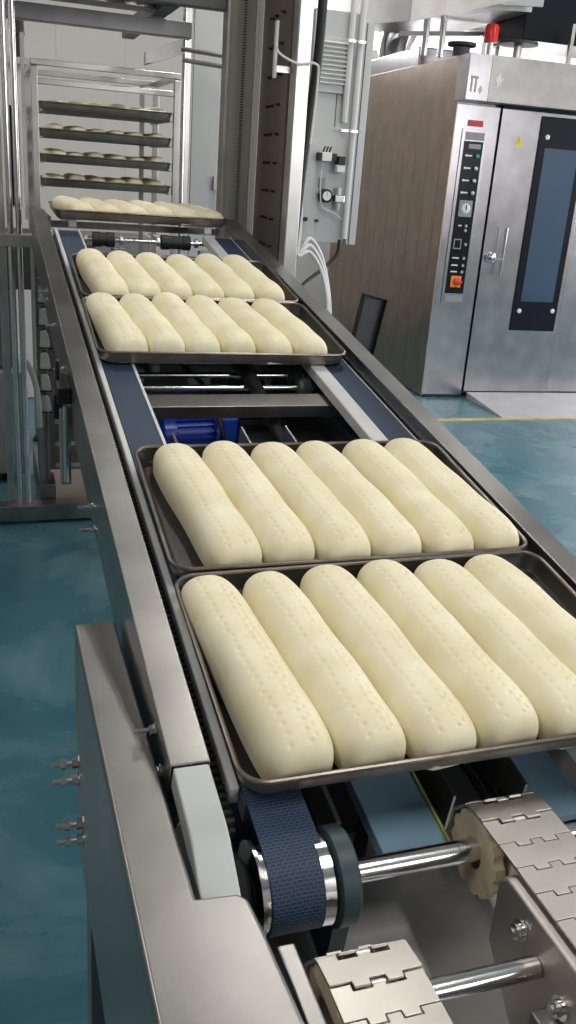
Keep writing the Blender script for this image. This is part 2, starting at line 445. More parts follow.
LX = [[-.2520, -.1570, -.0620, .0310, .1235, .2160],
      [-.2240, -.1320, -.0370, .0550, .1510, .2400],
      [-.2520, -.1600, -.0720, .0180, .1120, .2080],
      [-.2400, -.1500, -.0620, .0330, .1220, .2150],
      [-.2380, -.1430, -.0490, .0450, .1400, .2350]]
nl = 0
for ti, (yc, xc, sk, nm, desc) in enumerate(TRAYS):
    t = proto_tray if ti == 0 else copy_tree(proto_tray)
    t['label'] = 'dark baking tray with six loaves, ' + desc
    TT = TC @ Matrix.Translation((xc, yc, 0)) @ Matrix.Rotation(sk, 4, 'Z')
    if ti == 4: TT = Matrix.Translation((.566, 3.60, 1.3285)) @ Matrix.Rotation(.02, 4, 'X') @ Matrix.Rotation(sk, 4, 'Z')   # lies level on the lifter
    t.matrix_world = TT; t.location = TT.translation; t.rotation_euler = TT.to_euler()
    for k in range(6):
        me = (HI if ti < 4 else MID)[(k*3 + ti*2) % (4 if ti < 4 else 3)]
        o = bpy.data.objects.new('dough_loaf', me); COL.objects.link(o)
        ang = math.radians([6.2, 6.4, 6.6, 6.2, 5.8, 6.3][(k + ti*2) % 6])
        if ti == 4: ang = math.radians(9)
        TL = TT @ Matrix.Translation((LX[ti][k] + random.uniform(-.0015, .0015), .000 + random.uniform(-.004, .003), -.0288)) @ Matrix.Rotation(ang, 4, 'Z')
        o.location = TL.translation; o.rotation_euler = TL.to_euler()
        o.scale = (random.uniform(.985, 1.015), random.uniform(.985, 1.01), random.uniform(.95, 1.03) * (.95 if ti == 4 else 1))
        pos = {0: 'leftmost', 5: 'rightmost'}.get(k, ORD[k] + ' from the left')
        tag(o, f'pale raw dough loaf, {pos} on the {nm} conveyor tray', 'bread', 'raw dough loaves on the ' + nm + ' conveyor tray')
        nl += 1

# ------------------------------------------------------------ belt conveyor
BC = empty('belt_conveyor', (.556, .9, 0), 'inclined stainless steel conveyor with two narrow blue belts carrying the dough trays', 'conveyor')
def channel(x0, x1, ztop, hl, hr, t=.0045):
    """inverted U, profile in x-z; hl/hr = wall heights left/right"""
    return [(x0, ztop), (x1, ztop), (x1, ztop-hr), (x1-t, ztop-hr), (x1-t, ztop-t), (x0+t, ztop-t), (x0+t, ztop-hl), (x0, ztop-hl)]
for (a, b, hl, hr, ye, yn) in ((.175, .222, .14, .045, 3.42, .714), (.89, .937, .075, .14, 3.42, .70)):
    MB(TC).prism(channel(a, b, .001, hl, hr), yn, ye, 'y').build('side_rail', M['rail'], BC, bevel=.004, seg=4)
# joint seam plates where rail lengths meet
# belts: loop with UV along the path
def belt(xa, xb, y0, y1, r, ztop):
    yc0, yc1 = y0, y1; zc = ztop - r
    path = []
    n = 60
    for i in range(n+1): path.append((yc1 + (yc0-yc1)*i/n, ztop))
    for k in range(1, 25): a = PI*k/24; path.append((yc0 - r*math.sin(a), zc + r*math.cos(a)))
    for i in range(1, n+1): path.append((yc0 + (yc1-yc0)*i/n, zc - r))
    for k in range(1, 24): a = PI*k/24; path.append((yc1 + r*math.sin(a), zc - r*math.cos(a)))
    th = .003
    bm = bmesh.new(); uvl = bm.loops.layers.uv.new('UVMap'); L = 0; rows = []
    N = len(path)
    for i, (y, z) in enumerate(path):
        p, q = path[i-1], path[(i+1) % N]
        ty, tz = q[0]-p[0], q[1]-p[1]; ll = math.hypot(ty, tz) or 1
        ny, nz = tz/ll, -ty/ll
        if i: L += math.hypot(y-path[i-1][0], z-path[i-1][1])
        rows.append(([bm.verts.new(TC @ Vector(v)) for v in ((xa, y, z), (xb, y, z), (xb, y-ny*th, z-nz*th), (xa, y-ny*th, z-nz*th))], L))
    for i in range(N):
        A, la = rows[i]; B, lb = rows[(i+1) % N]
        if lb < la: lb = la + .01
        for s in range(4):
            e = (s+1) % 4
            f = bm.faces.new([A[s], A[e], B[e], B[s]])
            us = [(0, xb-xa), (xb-xa, xb-xa+.003), (xb-xa, 0), (0, .003)][s]
            for lp, uv in zip(f.loops, [(us[0], la), (us[1], la), (us[1], lb), (us[0], lb)]): lp[uvl].uv = uv
    m = MB(); m.bm.free(); m.bm = bm
    return m.build('blue_belt', M['belt'], BC, smooth=True)
def belt_path_part(xa, xb): return belt(xa, xb, .600, 3.27, .050, -.036)
belt_path_part(.2585, .3255); belt_path_part(.818, .880)
# belt beds: grey channel with white wear strips either side
for (a, b, c, d) in ((.2440, .2575, .3265, .333), (.777, .8175, .8805, .884)):
    MB(TC).prism([(b, -.042), (c, -.042), (c, -.070), (b, -.070)], .68, 3.26, 'y').build('belt_bed', M['dullsteel'], BC)
    MB(TC).prism([(a, -.034), (b-.0005, -.034), (b-.0005, -.062), (a, -.062)], .70, 3.30, 'y').build('wear_strip', M['white_strip'], BC, bevel=.004, seg=3)
    MB(TC).prism([(c+.0005, -.035), (d, -.035), (d, -.06), (c+.0005, -.06)], .70, 3.30, 'y').build('wear_strip', M['white_strip'], BC)
# ribbed guide between the left rail and the belt
m = MB(TC)
m.box(.2225, .2435, .66, 3.3, -.072, -.060)
for k in range(96): m.box(.2235, .2432, .666+k*.0125, .666+k*.0125+.006, -.0598, -.050)
m.build('ribbed_guide', M['dark'], BC)
m = MB(TC); m.box(.8842, .8895, .70, 3.3, -.072, -.045); m.build('right_liner', M['darkgrey'], BC)
# cross bars between the belt beds
for y in (1.846, 1.02, 3.06):
    MB(TC).prism([(y, -.068), (y+.070, -.068), (y+.070, -.072), (y+.004, -.072), (y+.004, -.098), (y, -.098)], .262, .812, 'x').build('cross_bar', M['rail'], BC, bevel=.0012)
for y in (2.03, 2.112): MB(TC).tube([(.30, y, -.10), (.80, y, -.10)], .0075, 16).build('tie_rod', M['chrome'], BC, smooth=True)
for y in (2.03, 2.112):
    MB(TC).lathe((.755, y, -.10), (1, 0, 0), [(0, .012), (.001, .022), (.012, .022), (.0125, .028), (.030, .028)], 24).build('rod_flange', M['darkgrey'], BC, smooth=True)
# idler with rubber rollers under the farthest gap
MB(TC).tube([(.335, 3.285, -.062), (.80, 3.285, -.062)], .008, 16).build('idler_shaft', M['chrome'], BC, smooth=True)
for a, b in ((.375, .455), (.62, .73)):
    MB(TC).lathe((a, 3.285, -.062), (1, 0, 0), [(0, .012), (.002, .026), (.03, .026), (.031, .023), (b-a-.03, .023), (b-a-.029, .026), (b-a-.002, .026), (b-a, .012)], 24).build('rubber_roller', M['black'], BC, smooth=True)
for x in (.345, .472, .605, .745):
    MB(TC).lathe((x, 3.285, -.062), (1, 0, 0), [(0, .009), (.001, .016), (.012, .016), (.013, .009)], 18).build('shaft_collar', M['steel'], BC, smooth=True)
# drive pulleys, rings, bearings and the long shaft
PY, PZ = .600, -.086
for (a, b) in ((.247, .331), (.812, .886)):
    MB(TC).lathe((a, PY, PZ), (1, 0, 0), [(0, .020), (.0002, .0535), (.004, .0535), (.0045, .0465), (b-a-.014, .0465), (b-a-.0135, .0505), (b-a-.001, .0505), (b-a, .047), (b-a+.0005, .02)], 48).build('drive_pulley', M['chrome'], BC, smooth=True)
m = MB(TC); m.lathe((.334, PY, PZ), (1, 0, 0), [(0, .020), (.0005, .052), (.003, .055), (.022, .055), (.025, .052), (.0255, .02)], 48)
m.box(.336, .356, .56, .64, -.20, -.10)
b = m.build('bearing_housing', M['teal_plastic'], BC, smooth=True)
MB(TC).lathe((.350, PY-.034, PZ+.0445-.028), (.3, -.72, .6), [(0, .005), (.010, .005), (.0115, .003)], 12).build('set_screw', M['blue_screw'], b, smooth=True, label='small blue set screw')
MB(TC).tube([(.225, PY, PZ), (.50, PY, PZ)], .0135, 24).build('drive_shaft', M['chrome'], BC, smooth=True)
m = MB(TC); m.lathe((.226, PY, PZ), (1, 0, 0), [(0, .018), (.001, .040), (.008, .043), (.018, .030)], 32); m.build('end_cap', M['black'], BC, smooth=True)
# light grey end guide continuing the left rail, turned down at its end
P = [(.712, .000), (.66, .000), (.622, -.0005), (.606, -.004), (.592, -.010), (.545, -.028)]
m = MB(TC)
top = [(.178, .220)]
prof = [(y, z) for y, z in P] + [(y+.004, z-.034) for y, z in reversed(P)]
m.prism(prof, .1775, .2195, 'x'); m.build('end_guide', M['lightgrey'], BC, bevel=.003, seg=3, label='light grey curved plastic end guide')
# long rods and webs that run under the nearest tray
MB(TC).tube([(.352, .655, -.10), (.350, 1.30, -.10)], .006, 14).build('long_rod', M['chrome'], BC, smooth=True)
for x in (.575, .592): MB(TC).tube([(x+.012, .66, -.105), (x-.004, 1.30, -.105)], .0045 if x < .58 else .0065, 14).build('long_rod', M['chrome'], BC, smooth=True)
for x in (.545, .652): MB(TC).box(x, x+.004, .69, 1.80, -.20, -.098).build('web_plate', M['dullsteel'], BC)
MB(TC).box(.385, .391, .69, 1.80, -.24, -.11).build('web_plate', M['darkgrey'], BC)
# under-belt tray, dark lower frame
MB(TC).box(.262, .880, .78, 1.80, -.262, -.254).build('drip_tray', M['dark'], BC)
MB(TC).box(.262, .880, 2.32, 3.25, -.19, -.182).build('drip_tray', M['midgrey'], BC)
for x in (.235, .865): MB(TC).box(x, x+.028, .78, 3.3, -.180, -.150).build('lower_beam', M['dullsteel'], BC)
for y, xs in ((.95, (.19, .885)), (3.1, (.42, .72))):
    for x in xs:
        p = cv(x, y, -.02); MB().box(p.x, p.x+.04, p.y-.02, p.y+.02, .02, p.z-.02).build('support_leg', M['rail'], BC, bevel=.002)
        MB().lathe((p.x+.02, p.y, 0), (0, 0, 1), [(0, .032), (.006, .032), (.010, .012), (.022, .012)], 20).build('levelling_foot', M['black'], BC, smooth=True)
MB(TC).box(.262, .915, 1.82, 3.26, -.306, -.300).build('belly_pan', M['midgrey'], BC)
MB(TC).box(.9165, .9200, 1.30, 3.30, -.31, -.141).build('side_skirt', M['darkgrey'], BC)
for (x, y, w_, d_) in ((.35, 2.26, .05, .02), (.43, 2.30, .02, .3), (.52, 2.24, .06, .03), (.66, 2.28, .05, .04), (.74, 2.24, .015, .3), (.36, 2.40, .30, .02)):
    MB(TC).box(x, x+w_, y, y+d_, -.181, -.150).build('bracket_block', M['pale'], BC, bevel=.002)
for y in (1.95, 2.20): MB(TC).box(.34, .80, y, y+.018, -.286, -.270).build('floor_rib', M['dullsteel'], BC)
# bolts standing out of the left rail
for (y, z) in ((1.47, -.10), (1.43, -.125), (2.62, -.05), (2.62, -.075), (2.05, -.06), (2.30,-.04), (.80, -.025), (.76, -.055), (.735, -.085)):
    m = MB(TC); m.hexbolt((.1748, y, z), (-1, 0, 0), .0062, .026, .006); m.build('rail_bolt', M['chrome'], BC)
# hanging sensor bracket on the left rail
m = MB(TC); m.box(.145, .1745, 1.90, 1.99, -.085, -.045); m.box(.138, .158, 1.92, 1.97, -.13, -.07); m.box(.145,.154,1.95,1.965,-.07,.00); m.build('sensor_clamp', M['black'], BC, bevel=.003)
p = cv(.155, 1.92, -.08)
MB().box(.150, .1735, p.y-.012, p.y+.012, p.z-.20, p.z-.02).build('hanging_plate', M['midgrey'], BC, bevel=.002)
MB().tube([(.162, p.y-.02, p.z-.19), (.162, p.y-.02, p.z-.01)], .006, 12).build('hanging_rod', M['chrome'], BC, smooth=True)

# ------------------------------------------------------------ blue gear motor under the belts
mc = cv(.500, 2.03, -.222); MQ = .70
GM = empty('gear_motor', (mc.x, mc.y, 0), 'bright blue finned gear motor seen between the belts under the conveyor', 'motor')
ax = Vector((1, .10, 0)).normalized()
TM = Matrix.Translation(mc) @ Matrix.Rotation(.10, 4, 'Z') @ Matrix.Scale(MQ, 4)
m = MB(TM); m.lathe((-.10, 0, 0), (1, 0, 0), [(0, .03), (.002, .060), (.15, .060), (.152, .068), (.165, .068), (.166, .04)], 32); m.build('motor_body', M['motor'], GM, smooth=True)
m = MB(TM)
for k in range(20):
    a = 2*PI*k/20; TK = Matrix.Rotation(a, 4, 'X'); keep = m.T; m.T = TM @ TK; m.box(-.09, .045, -.0016, .0016, .057, .074); m.T = keep
m.build('cooling_fin', M['motor'], GM)
MB(TM).lathe((-.155, 0, 0), (1, 0, 0), [(0, .03), (.006, .052), (.02, .066), (.055, .068), (.056, .05)], 32).build('fan_cover', M['motor'], GM, smooth=True)
MB(TM).box(.068, .145, -.06, .06, -.066, .066).build('gearbox', M['motor'], GM, bevel=.010, seg=3)
MB(TM).box(-.045, .03, -.035, .035, .070, .105).build('terminal_box', M['motor'], GM, bevel=.005)
MB(TM).box(-.09, .14, -.06, .06, -.100, -.0675).build('motor_foot', M['dark'], GM)
# black corrugated cable beside the motor
m = MB(TC); pts = spline([(.53, 2.62, -.13), (.590, 2.28, -.082), (.622, 2.08, -.072), (.638, 1.98, -.095), (.650, 1.88, -.128), (.675, 1.76, -.18), (.69, 1.55, -.235)], 12); m.tube(pts, [.0175 + .0015*(i % 2) for i in range(len(pts))], 14)
tag(m.build('flexible_conduit', M['black'], smooth=True), 'thick black flexible cable conduit running under the steel cross bar', 'cable')
m = MB(TC); m.tube(spline([(.48, 2.62, -.16), (.52, 2.28, -.15), (.535, 2.14, -.14), (.545, 2.00, -.16), (.56, 1.88, -.30)], 12), .0065, 10)
tag(m.build('thin_cable', M['black'], smooth=True), 'thin black cable left of the thick conduit, crossing the tie rods', 'cable')

# frame of the lifter seen through the gap, under the conveyor
LB = empty('lower_frame', (.56, 3.1, 0), 'grey steel lower frame lying behind the blue motor under the conveyor', 'frame')
MB().box(.42, 1.00, 2.80, 2.86, .40, .46).build('cross_beam', M['midgrey'], LB, bevel=.002)
MB().box(.42, 1.00, 3.30, 3.36, .55, .61).build('cross_beam', M['midgrey'], LB, bevel=.002)
for x in (.46, .60, .80): MB().box(x, x+.04, 2.87, 3.29, .42, .46).build('long_beam', M['pale'], LB, bevel=.002)
for x in (.42, .96): MB().box(x, x+.04, 2.81, 2.85, 0, .399).build('frame_leg', M['dullsteel'], LB)
for x in (.42, .96): MB().box(x, x+.04, 3.31, 3.35, 0, .549).build('frame_leg', M['dullsteel'], LB)

# ------------------------------------------------------------ horizontal chain conveyor at the near end
NC = empty('chain_conveyor', (.40, .45, 0), 'level stainless transfer conveyor in the foreground with two flat steel slat chains', 'conveyor')
poly = [(.107, 1.238), (.1675, 1.240), (.1675, .660), (.209, .657), (.217, .648), (.2205, .612), (.227, .50), (.231, .12), (.107, .12)]
m = MB(); m.prism(poly, .826, .840); m.build('top_cover', M['cover'], NC, bevel=.005, seg=4)
MB().box(.107, .112, .12, 1.238, .44, .829).build('side_plate', M['cover'], NC, bevel=.002)
MB().box(.1625, .1675, .662, 1.238, .74, .829).build('inner_plate', M['cover'], NC, bevel=.0015)
MB().box(.1125, .1625, 1.233, 1.238, .70, .8275).build('end_plate', M['cover'], NC)
MB().box(.2225, .226, .12, .50, .72, .827).build('inner_plate', M['cover'], NC)
for (y, z) in ((1.19, .624), (1.19, .592), (1.13, .557), (1.13, .527)):
    m = MB(); m.hexbolt((.1068, y, z), (-1, 0, 0), .0085, .040, .009); m.lathe((.1068-.020, y, z), (-1, 0, 0), [(0, .0085), (.008, .0085)], 6); m.build('plate_bolt', M['chrome'], NC)
MB().box(.115, .155, 1.12, 1.18, 0, .4395).build('support_leg', M['brown_panel'], NC)
MB().box(.113, .155, .35, .41, 0, .4395).build('support_leg', M['rail'], NC)

SLW, PITCH = .0955, .0381
def slat_outline():
    h = PITCH/2 - .0006; w = SLW/2; t = .0085
    # two tabs at the front (−y), two notches at the back (+y)
    tabs = [(-.026, -.008), (.008, .026)]
    pts = [(-w, -h)]
    for a, b in tabs: pts += [(a, -h), (a+.001, -h-.0075), (b-.001, -h-.0075), (b, -h)]
    pts += [(w, -h), (w, h)]
    for a, b in reversed(tabs): pts += [(b+.0012, h), (b+.0012, h-.0078), (a-.0012, h-.0078), (a-.0012, h)]
    pts += [(-w, h)]
    return pts
def make_chain(xc, yend, ztop, r, yn, name_label):
    """top run from yn to yend then wrapping down round the sprocket"""
    zc = ztop - r
    ch = MB(); ch.box(xc-.021, xc+.021, yn, yend-.012, ztop-.020, ztop-.0035); ch.box(xc-.030, xc+.030, yn+.01, yend-.055, ztop-.062, ztop-.021)
    base = ch.build('slat_chain', M['cream_plastic'], NC, label=name_label)
    path_len = (yend - yn)
    n = int(path_len/PITCH) + 5
    ol = slat_outline()
    for i in range(n):
        s = (i-3.2)*PITCH  # distance from tangent point, negative = round the sprocket
        if s > path_len - PITCH/2: break
        if s >= 0: T = Matrix.Translation((xc, yend - s, ztop))
        else:
            a = -s/r
            if a > PI: continue
            T = Matrix.Translation((xc, yend + r*math.sin(a), zc + r*math.cos(a))) @ Matrix.Rotation(-a, 4, 'X')
        m = MB(T); m.prism(ol, -.0032, 0)
        m.tube([(-.0075, -PITCH/2-.0035, -.0042), (.0075, -PITCH/2-.0035, -.0042)], .0028, 8)
        m.build('slat', M['slat'], base, bevel=.0007, seg=2)
    sp = MB(); R0 = r-.0042
    def ring(x0, x1, r0, r1, teeth=None):
        seg = 60; bmv = []
        for x in (x0, x1):
            bmv.append([sp.bm.verts.new((x, yend + r0*math.cos(2*PI*k/seg), zc + r0*math.sin(2*PI*k/seg))) for k in range(seg)])
            bmv.append([sp.bm.verts.new((x, yend + (r1 - (.004 if teeth and (k % 5) in (0, 1) else 0))*math.cos(2*PI*k/seg), zc + (r1 - (.004 if teeth and (k % 5) in (0, 1) else 0))*math.sin(2*PI*k/seg))) for k in range(seg)])
        A, B, C, D = bmv
        for k in range(seg):
            q = (k+1) % seg
            sp.bm.faces.new([A[k], A[q], B[q], B[k]]); sp.bm.faces.new([C[k], D[k], D[q], C[q]])
            sp.bm.faces.new([B[k], B[q], D[q], D[k]]); sp.bm.faces.new([A[k], C[k], C[q], A[q]])
    ring(xc-SLW/2+.003, xc-SLW/2+.016, .0185, R0, True); ring(xc+SLW/2-.016, xc+SLW/2-.003, .0185, R0, True); ring(xc-.02, xc+.02, .0185, R0-.004)
    sp.build('sprocket', M['cream_plastic'], NC, smooth=True, label='cream plastic sprocket')
    m = MB(); m.lathe((xc-SLW/2+.006, yend, zc), (1, 0, 0), [(0, .0185), (SLW-.012, .0185)], 24); m.build('sprocket_bushing', M['brown_panel'], NC, smooth=True)
    for w in (xc-.040, xc+.030):  # under-side carrier of the chain
        pass
make_chain(.5720, .738, .808, .056, .06, 'right slat chain, pale warm steel links on cream plastic')
make_chain(.3210, .574, .800, .050, .06, 'left slat chain, grey steel links on cream plastic')
shz = cv(.4, PY, PZ)
MB().tube([(.5005, shz.y, shz.z), (.70, shz.y, shz.z)], .0135, 24).build('axle', M['chrome'], NC, smooth=True)
MB().tube([(.28, .574, .750), (.511, .574, .750)], .0115, 24).build('axle', M['chrome'], NC, smooth=True)
# frame plate with rounded nose left of the right chain
pl = [(.10, .800)] + [(.640+.022*math.sin(a), .778+.022*math.cos(a)) for a in [PI*k/16 for k in range(0, 9)]] + [(.662, .70), (.60, .64), (.10, .64)]
m = MB(); m.prism(pl, .512, .533, 'x'); m.build('chain_frame_plate', M['frame_plate'], NC, bevel=.005, seg=3)
for (y, z) in ((.608, .765), (.528, .745)):
    m = MB(); m.lathe((.5117, y, z), (-1, 0, 0), [(0, .0125), (.002, .0125), (.0021, .0085), (.0085, .0085), (.009, .005), (.013, .005)], 20); m.build('hex_bolt', M['chrome'], NC, smooth=True)
m = MB(); m.box(.490, .5115, .500, .545, .700, .728); m.build('bolt_block', M['dullsteel'], NC, bevel=.002)
m = MB(); m.prism([(.10, .800), (.622, .800), (.622, .70), (.10, .70)], .2400, .2590, 'x'); m.build('chain_frame_plate', M['cover'], NC, bevel=.003, seg=2)
# sloping pan below the shafts
m = MB(); m.prism([(.60, .600), (.92, .645), (.92, .641), (.60, .596)], .262, .90, 'x'); m.build('drip_pan', M['pan'], NC)
m = MB(); m.prism([(.30, .560), (.59, .600), (.59, .594), (.30, .554)], .263, .511, 'x'); m.build('drip_pan', M['pan'], NC)
for x, y in ((.405, .665), (.440, .668)):
    m = MB(); m.lathe((x, y, .606), (0, 0, 1), [(0, .007), (.03, .007), (.0305, .010), (.042, .010), (.043, .006), (.05, .006)], 6); m.build('stud', M['chrome'], NC)
m = MB(); m.box(.26, .95, .10, .99, .40, .42); m.box(.26, .88, .9901, 1.25, .40, .42); m.build('base_pan', M['dark'], NC)
MB().box(.95, .97, .10, .95, .40, .78).build('side_plate', M['darkgrey'], NC)
for y in (.15, .85):
    for x in (.27, .91): MB().box(x, x+.04, y, y+.04, 0, .3995).build('support_leg', M['rail'], NC)
MB().box(.1125, .26, .20, .24, .402, .418).build('tie_bar', M['dark'], NC)
MB().box(.262, .52, .30, .33, .66, .69).build('tie_bar', M['rail'], NC)

# blue grey panel with lime edge
BP = empty('belt_guard', (.47, .8, 0), 'blue grey flat guard panel with lime green edge below the nearest tray', 'panel')
MB(TC).box(.425, .512, .632, .800, -.130, -.110).build('panel', M['bluepanel'], BP, bevel=.002)
MB(TC).box(.5125, .5165, .632, .800, -.129, -.108).build('edge_strip', M['lime'], BP, bevel=.001, label='lime green edge strip')
MB(TC).box(.470, .520, .8005, .84, -.130, -.106).build('end_strip', M['lime'], BP, bevel=.004, label='lime green end strip')
p = cv(.45, .72, -.15); MB().box(.44, .46, p.y-.02, p.y+.02, .6360, p.z+.019).build('bracket', M['dark'], BP)
MB(TC).box(.668, .745, .66, .80, -.17, -.135).build('guard_plate', M['bluepanel'], BP)
MB(TC).box(.519, .668, .72, .735, -.168, -.155).build('link_bar', M['dark'], BP)

# ------------------------------------------------------------ steel rack at the back with trays
RK = empty('tray_rack', (.57, 4.75, 0), 'tall steel rack of tray shelves behind the farthest conveyor tray', 'rack')
for (x, y) in ((.238, 4.47), (.872, 4.47), (.238, 5.02), (.872, 5.02), (.268, 4.50)):
    if x == .268: continue
    MB().box(x, x+.030, y, y+.030, .03, 1.86).build('post', M['steel'], RK, bevel=.003)
    MB().lathe((x+.015, y+.015, 0), (0,0,1), [(0,.03),(.01,.03),(.03,.012)], 14).build('foot', M['black'], RK)
MB().box(.238, .902, 4.472, 4.498, 1.865, 1.89).build('top_bar', M['steel'], RK, bevel=.003)
MB().box(.268, .872, 4.472, 4.498, 1.79, 1.815).build('top_bar', M['steel'], RK, bevel=.003)
MB().box(.238, .902, 5.022, 5.048, 1.865, 1.89).build('top_bar', M['steel'], RK, bevel=.003)
for x in (.239, .873): MB().box(x, x+.028, 4.50, 5.02, 1.862, 1.888).build('top_bar', M['steel'], RK, bevel=.003)
for x in (.805,): MB().box(x, x+.022, 5.024, 5.046, .08, 1.863).build('back_post', M['dullsteel'], RK)
LV = [1.722, 1.612, 1.505, 1.402, 1.29, 1.18]
for z in LV:
    for x0, x1 in ((.2685, .285), (.855, .8715)):
        MB().box(x0, x1, 4.475, 5.02, z-.038, z-.032).build('shelf_runner', M['dullsteel'], RK)
MB().box(.2685, .8715, 4.55, 4.58, .30, .33).build('lower_bar', M['steel'], RK)
rows = ['top', 'second', 'third', 'fourth']
for i, z in enumerate(LV[:4]):
    t = copy_tree(proto_tray)
    T = Matrix.Translation((.5700, 4.70, z)) @ Matrix.Rotation(-.004, 4, 'Z')
    t.location = T.translation; t.rotation_euler = (0, 0, -.004); t.scale = (.966, 1.05, 1.1)
    t['label'] = f'dark tray of small dough loaves on the {rows[i]} shelf of the rack'; t['group'] = 'trays in the steel rack'
    for k in range(6):
        o = bpy.data.objects.new('dough_loaf', MID[(k+i) % 3]); COL.objects.link(o)
        o.location = (.570 + (k-2.5)*.092 + random.uniform(-.003, .003), 4.70, z-.0288); o.rotation_euler = (0, 0, random.uniform(.0, .08))
        o.scale = (.97, .96, random.uniform(.74, .90))
        pos = {0: 'leftmost', 5: 'rightmost'}.get(k, ORD[k] + ' from the left')
        tag(o, f'raw dough loaf, {pos} on the {rows[i]} tray of the rack', 'bread', 'dough loaves in the rack')

# ------------------------------------------------------------ lifter tower framing the rack
LT = empty('lifter_frame', (.45, 3.9, 0), 'tall stainless lifter frame with round posts and beams left of the rack', 'frame')
for x in (.110, .142): MB().tube([(x, 3.80, .085), (x, 3.80, 2.62)], .012, 16).build('round_post', M['chrome'], LT, smooth=True)
MB().box(.060, .092, 3.83, 3.88, .085, 2.62).build('square_post', M['steel'], LT, bevel=.003)
MB().box(-.10, .058, 3.74, 3.80, 1.235, 2.62).build('polished_column', M['chrome'], LT, bevel=.02, seg=3)
MB().box(-.60, .235, 3.78, 3.86, 1.158, 1.205).build('cross_beam', M['steel'], LT, bevel=.003)
MB().box(-.60, .50, 3.76, 3.84, .015, .084).build('base_beam', M['rail'], LT, bevel=.003)
MB().box(.195, .265, 3.845, 4.44, .015, .15).build('base_beam', M['rail'], LT, bevel=.004)
for x in (-.55, .44): MB().lathe((x, 3.80, 0), (0,0,1), [(0,.03),(.014,.03)], 14).build('levelling_foot', M['black'], LT)
MB().box(.187, .199, 3.88, 3.92, .60, 1.157).build('pale_strip', M['pale'], LT)
MB().box(.176, .190, 3.96, 4.00, 1.25, 1.93).build('pale_strip', M['pale'], LT)
MB().box(.200, .228, 3.905, 3.96, .151, 1.157).build('chain_guide', M['dullsteel'], LT)
cg = MB(); cg.tube([(.236, 3.895, .16), (.236, 3.895, 1.15)], .008, 10); cb = cg.build('lift_chain', M['darkgrey'], LT)
for k in range(8):
    z = .47 + k*.092; m = MB(); m.prism([(.212, z), (.242, z-.008), (.254, z+.012), (.246, z+.060), (.236, z+.074), (.214, z+.070)], 3.865, 3.886, 'y'); m.build('chain_flight', M['pale'], cb, bevel=.004)
for k in range(8):
    z = .475 + k*.092; m = MB(); m.tube([(.205, 3.855, z), (.275, 3.855, z-.004)], .0035, 8); m.build('chain_pin', M['black'], cb)
m = MB(); m.tube(spline([(.150, 3.84, .70), (.175, 3.83, .65), (.195, 3.82, .56), (.200, 3.82, .42)], 8), .012, 10); m.build('bent_guard', M['pale'], LT, smooth=True)
for z in (.20, .30, .40): MB().box(.27, .46, 3.93, 3.96, z, z+.02).build('rung', M['steel'], LT)
MB().box(.46, .48, 3.93, 3.96, .085, .60).build('rung_post', M['steel'], LT)
MB().box(.226, .245, 3.52, 3.85, 1.24, 1.294).build('tray_support', M['rail'], LT, bevel=.002)
for x in (.30, .80): MB().box(x, x+.03, 3.46, 3.82, 1.262, 1.2945).build('tray_support', M['steel'], LT, bevel=.002)
MB().box(.236, .93, 3.82, 3.845, 1.236, 1.2615).build('tray_support', M['rail'], LT)
MB().box(.200, .46, 4.02, 4.035, .16, 1.157).build('guard_sheet', M['brown_panel'], LT)
MB().box(.266, .60, 3.842, 4.44, .06, .075).build('base_plate', M['brown_panel'], LT)
# overhead beams
MB().box(-.60, .865, 4.08, 4.14, 1.990, 2.050).build('overhead_beam', M['darksteel'], LT, bevel=.003)
MB().box(-.60, 1.06, 3.76, 3.82, 2.062, 2.13).build('overhead_beam', M['darkgrey'], LT, bevel=.003)
MB().box(.70, .76, 3.83, 4.95, 2.060, 2.12).build('overhead_beam', M['darkgrey'], LT, bevel=.003)
MB().tube([(.880, 4.30, .02), (.880, 4.30, 2.62)], .010, 14).build('round_post', M['chrome'], LT, smooth=True)
MB().box(.99, 1.12, 4.62, 4.64, .02, 2.62).build('back_column', M['cabinet'], LT, bevel=.003)
MB().box(.945, .975, 4.60, 4.64, .02, 2.62).build('back_column', M['steel'], LT, bevel=.003)
# tray pusher bracket by the pole
m = MB(); m.prism([(.664, 1.868), (.820, 1.925), (.820, 1.985), (.664, 1.918)], 4.055, 4.059, 'y'); m.prism([(.664, 1.868), (.820, 1.925), (.820, 1.929), (.664, 1.872)], 4.00, 4.055, 'y'); m.prism([(.664,1.868),(.680,1.874),(.680,1.925),(.664,1.918)],4.00,4.004,'y')
m.build('guide_bracket', M['rail'], LT)
for z in (1.945, 1.905): MB().tube([(.82, 4.05, z), (1.06, 3.98, z-.02)], .009, 10).build('bracket_rod', M['dullsteel'], LT, smooth=True)
# crumpled clear wrapping on the top beam
bm = bmesh.new(); g = []
for i in range(25):
    g.append([])
    for j in range(9):
        x = .16 + i*.024; y = 3.84 + j*.028
        z = 2.075 + .05*abs(math.sin(i*.7+j*.5)) * (1-abs(j-4)/5) + random.uniform(0, .015)
        g[-1].append(bm.verts.new((x, y, z)))
for i in range(24):
    for j in range(8): bm.faces.new([g[i][j], g[i+1][j], g[i+1][j+1], g[i][j+1]])
m = MB(); m.bm.free(); m.bm = bm
o = m.build('plastic_wrap', M['conduit']); tag(o, 'crumpled pale plastic wrapping lying over the overhead beams, top left', 'wrapping')
sd = o.modifiers.new('th', 'SOLIDIFY'); sd.thickness = .003
MB().box(.16, .76, 3.985, 4.079, 2.064, 2.072).build('beam_shelf', M['dullsteel'], LT)

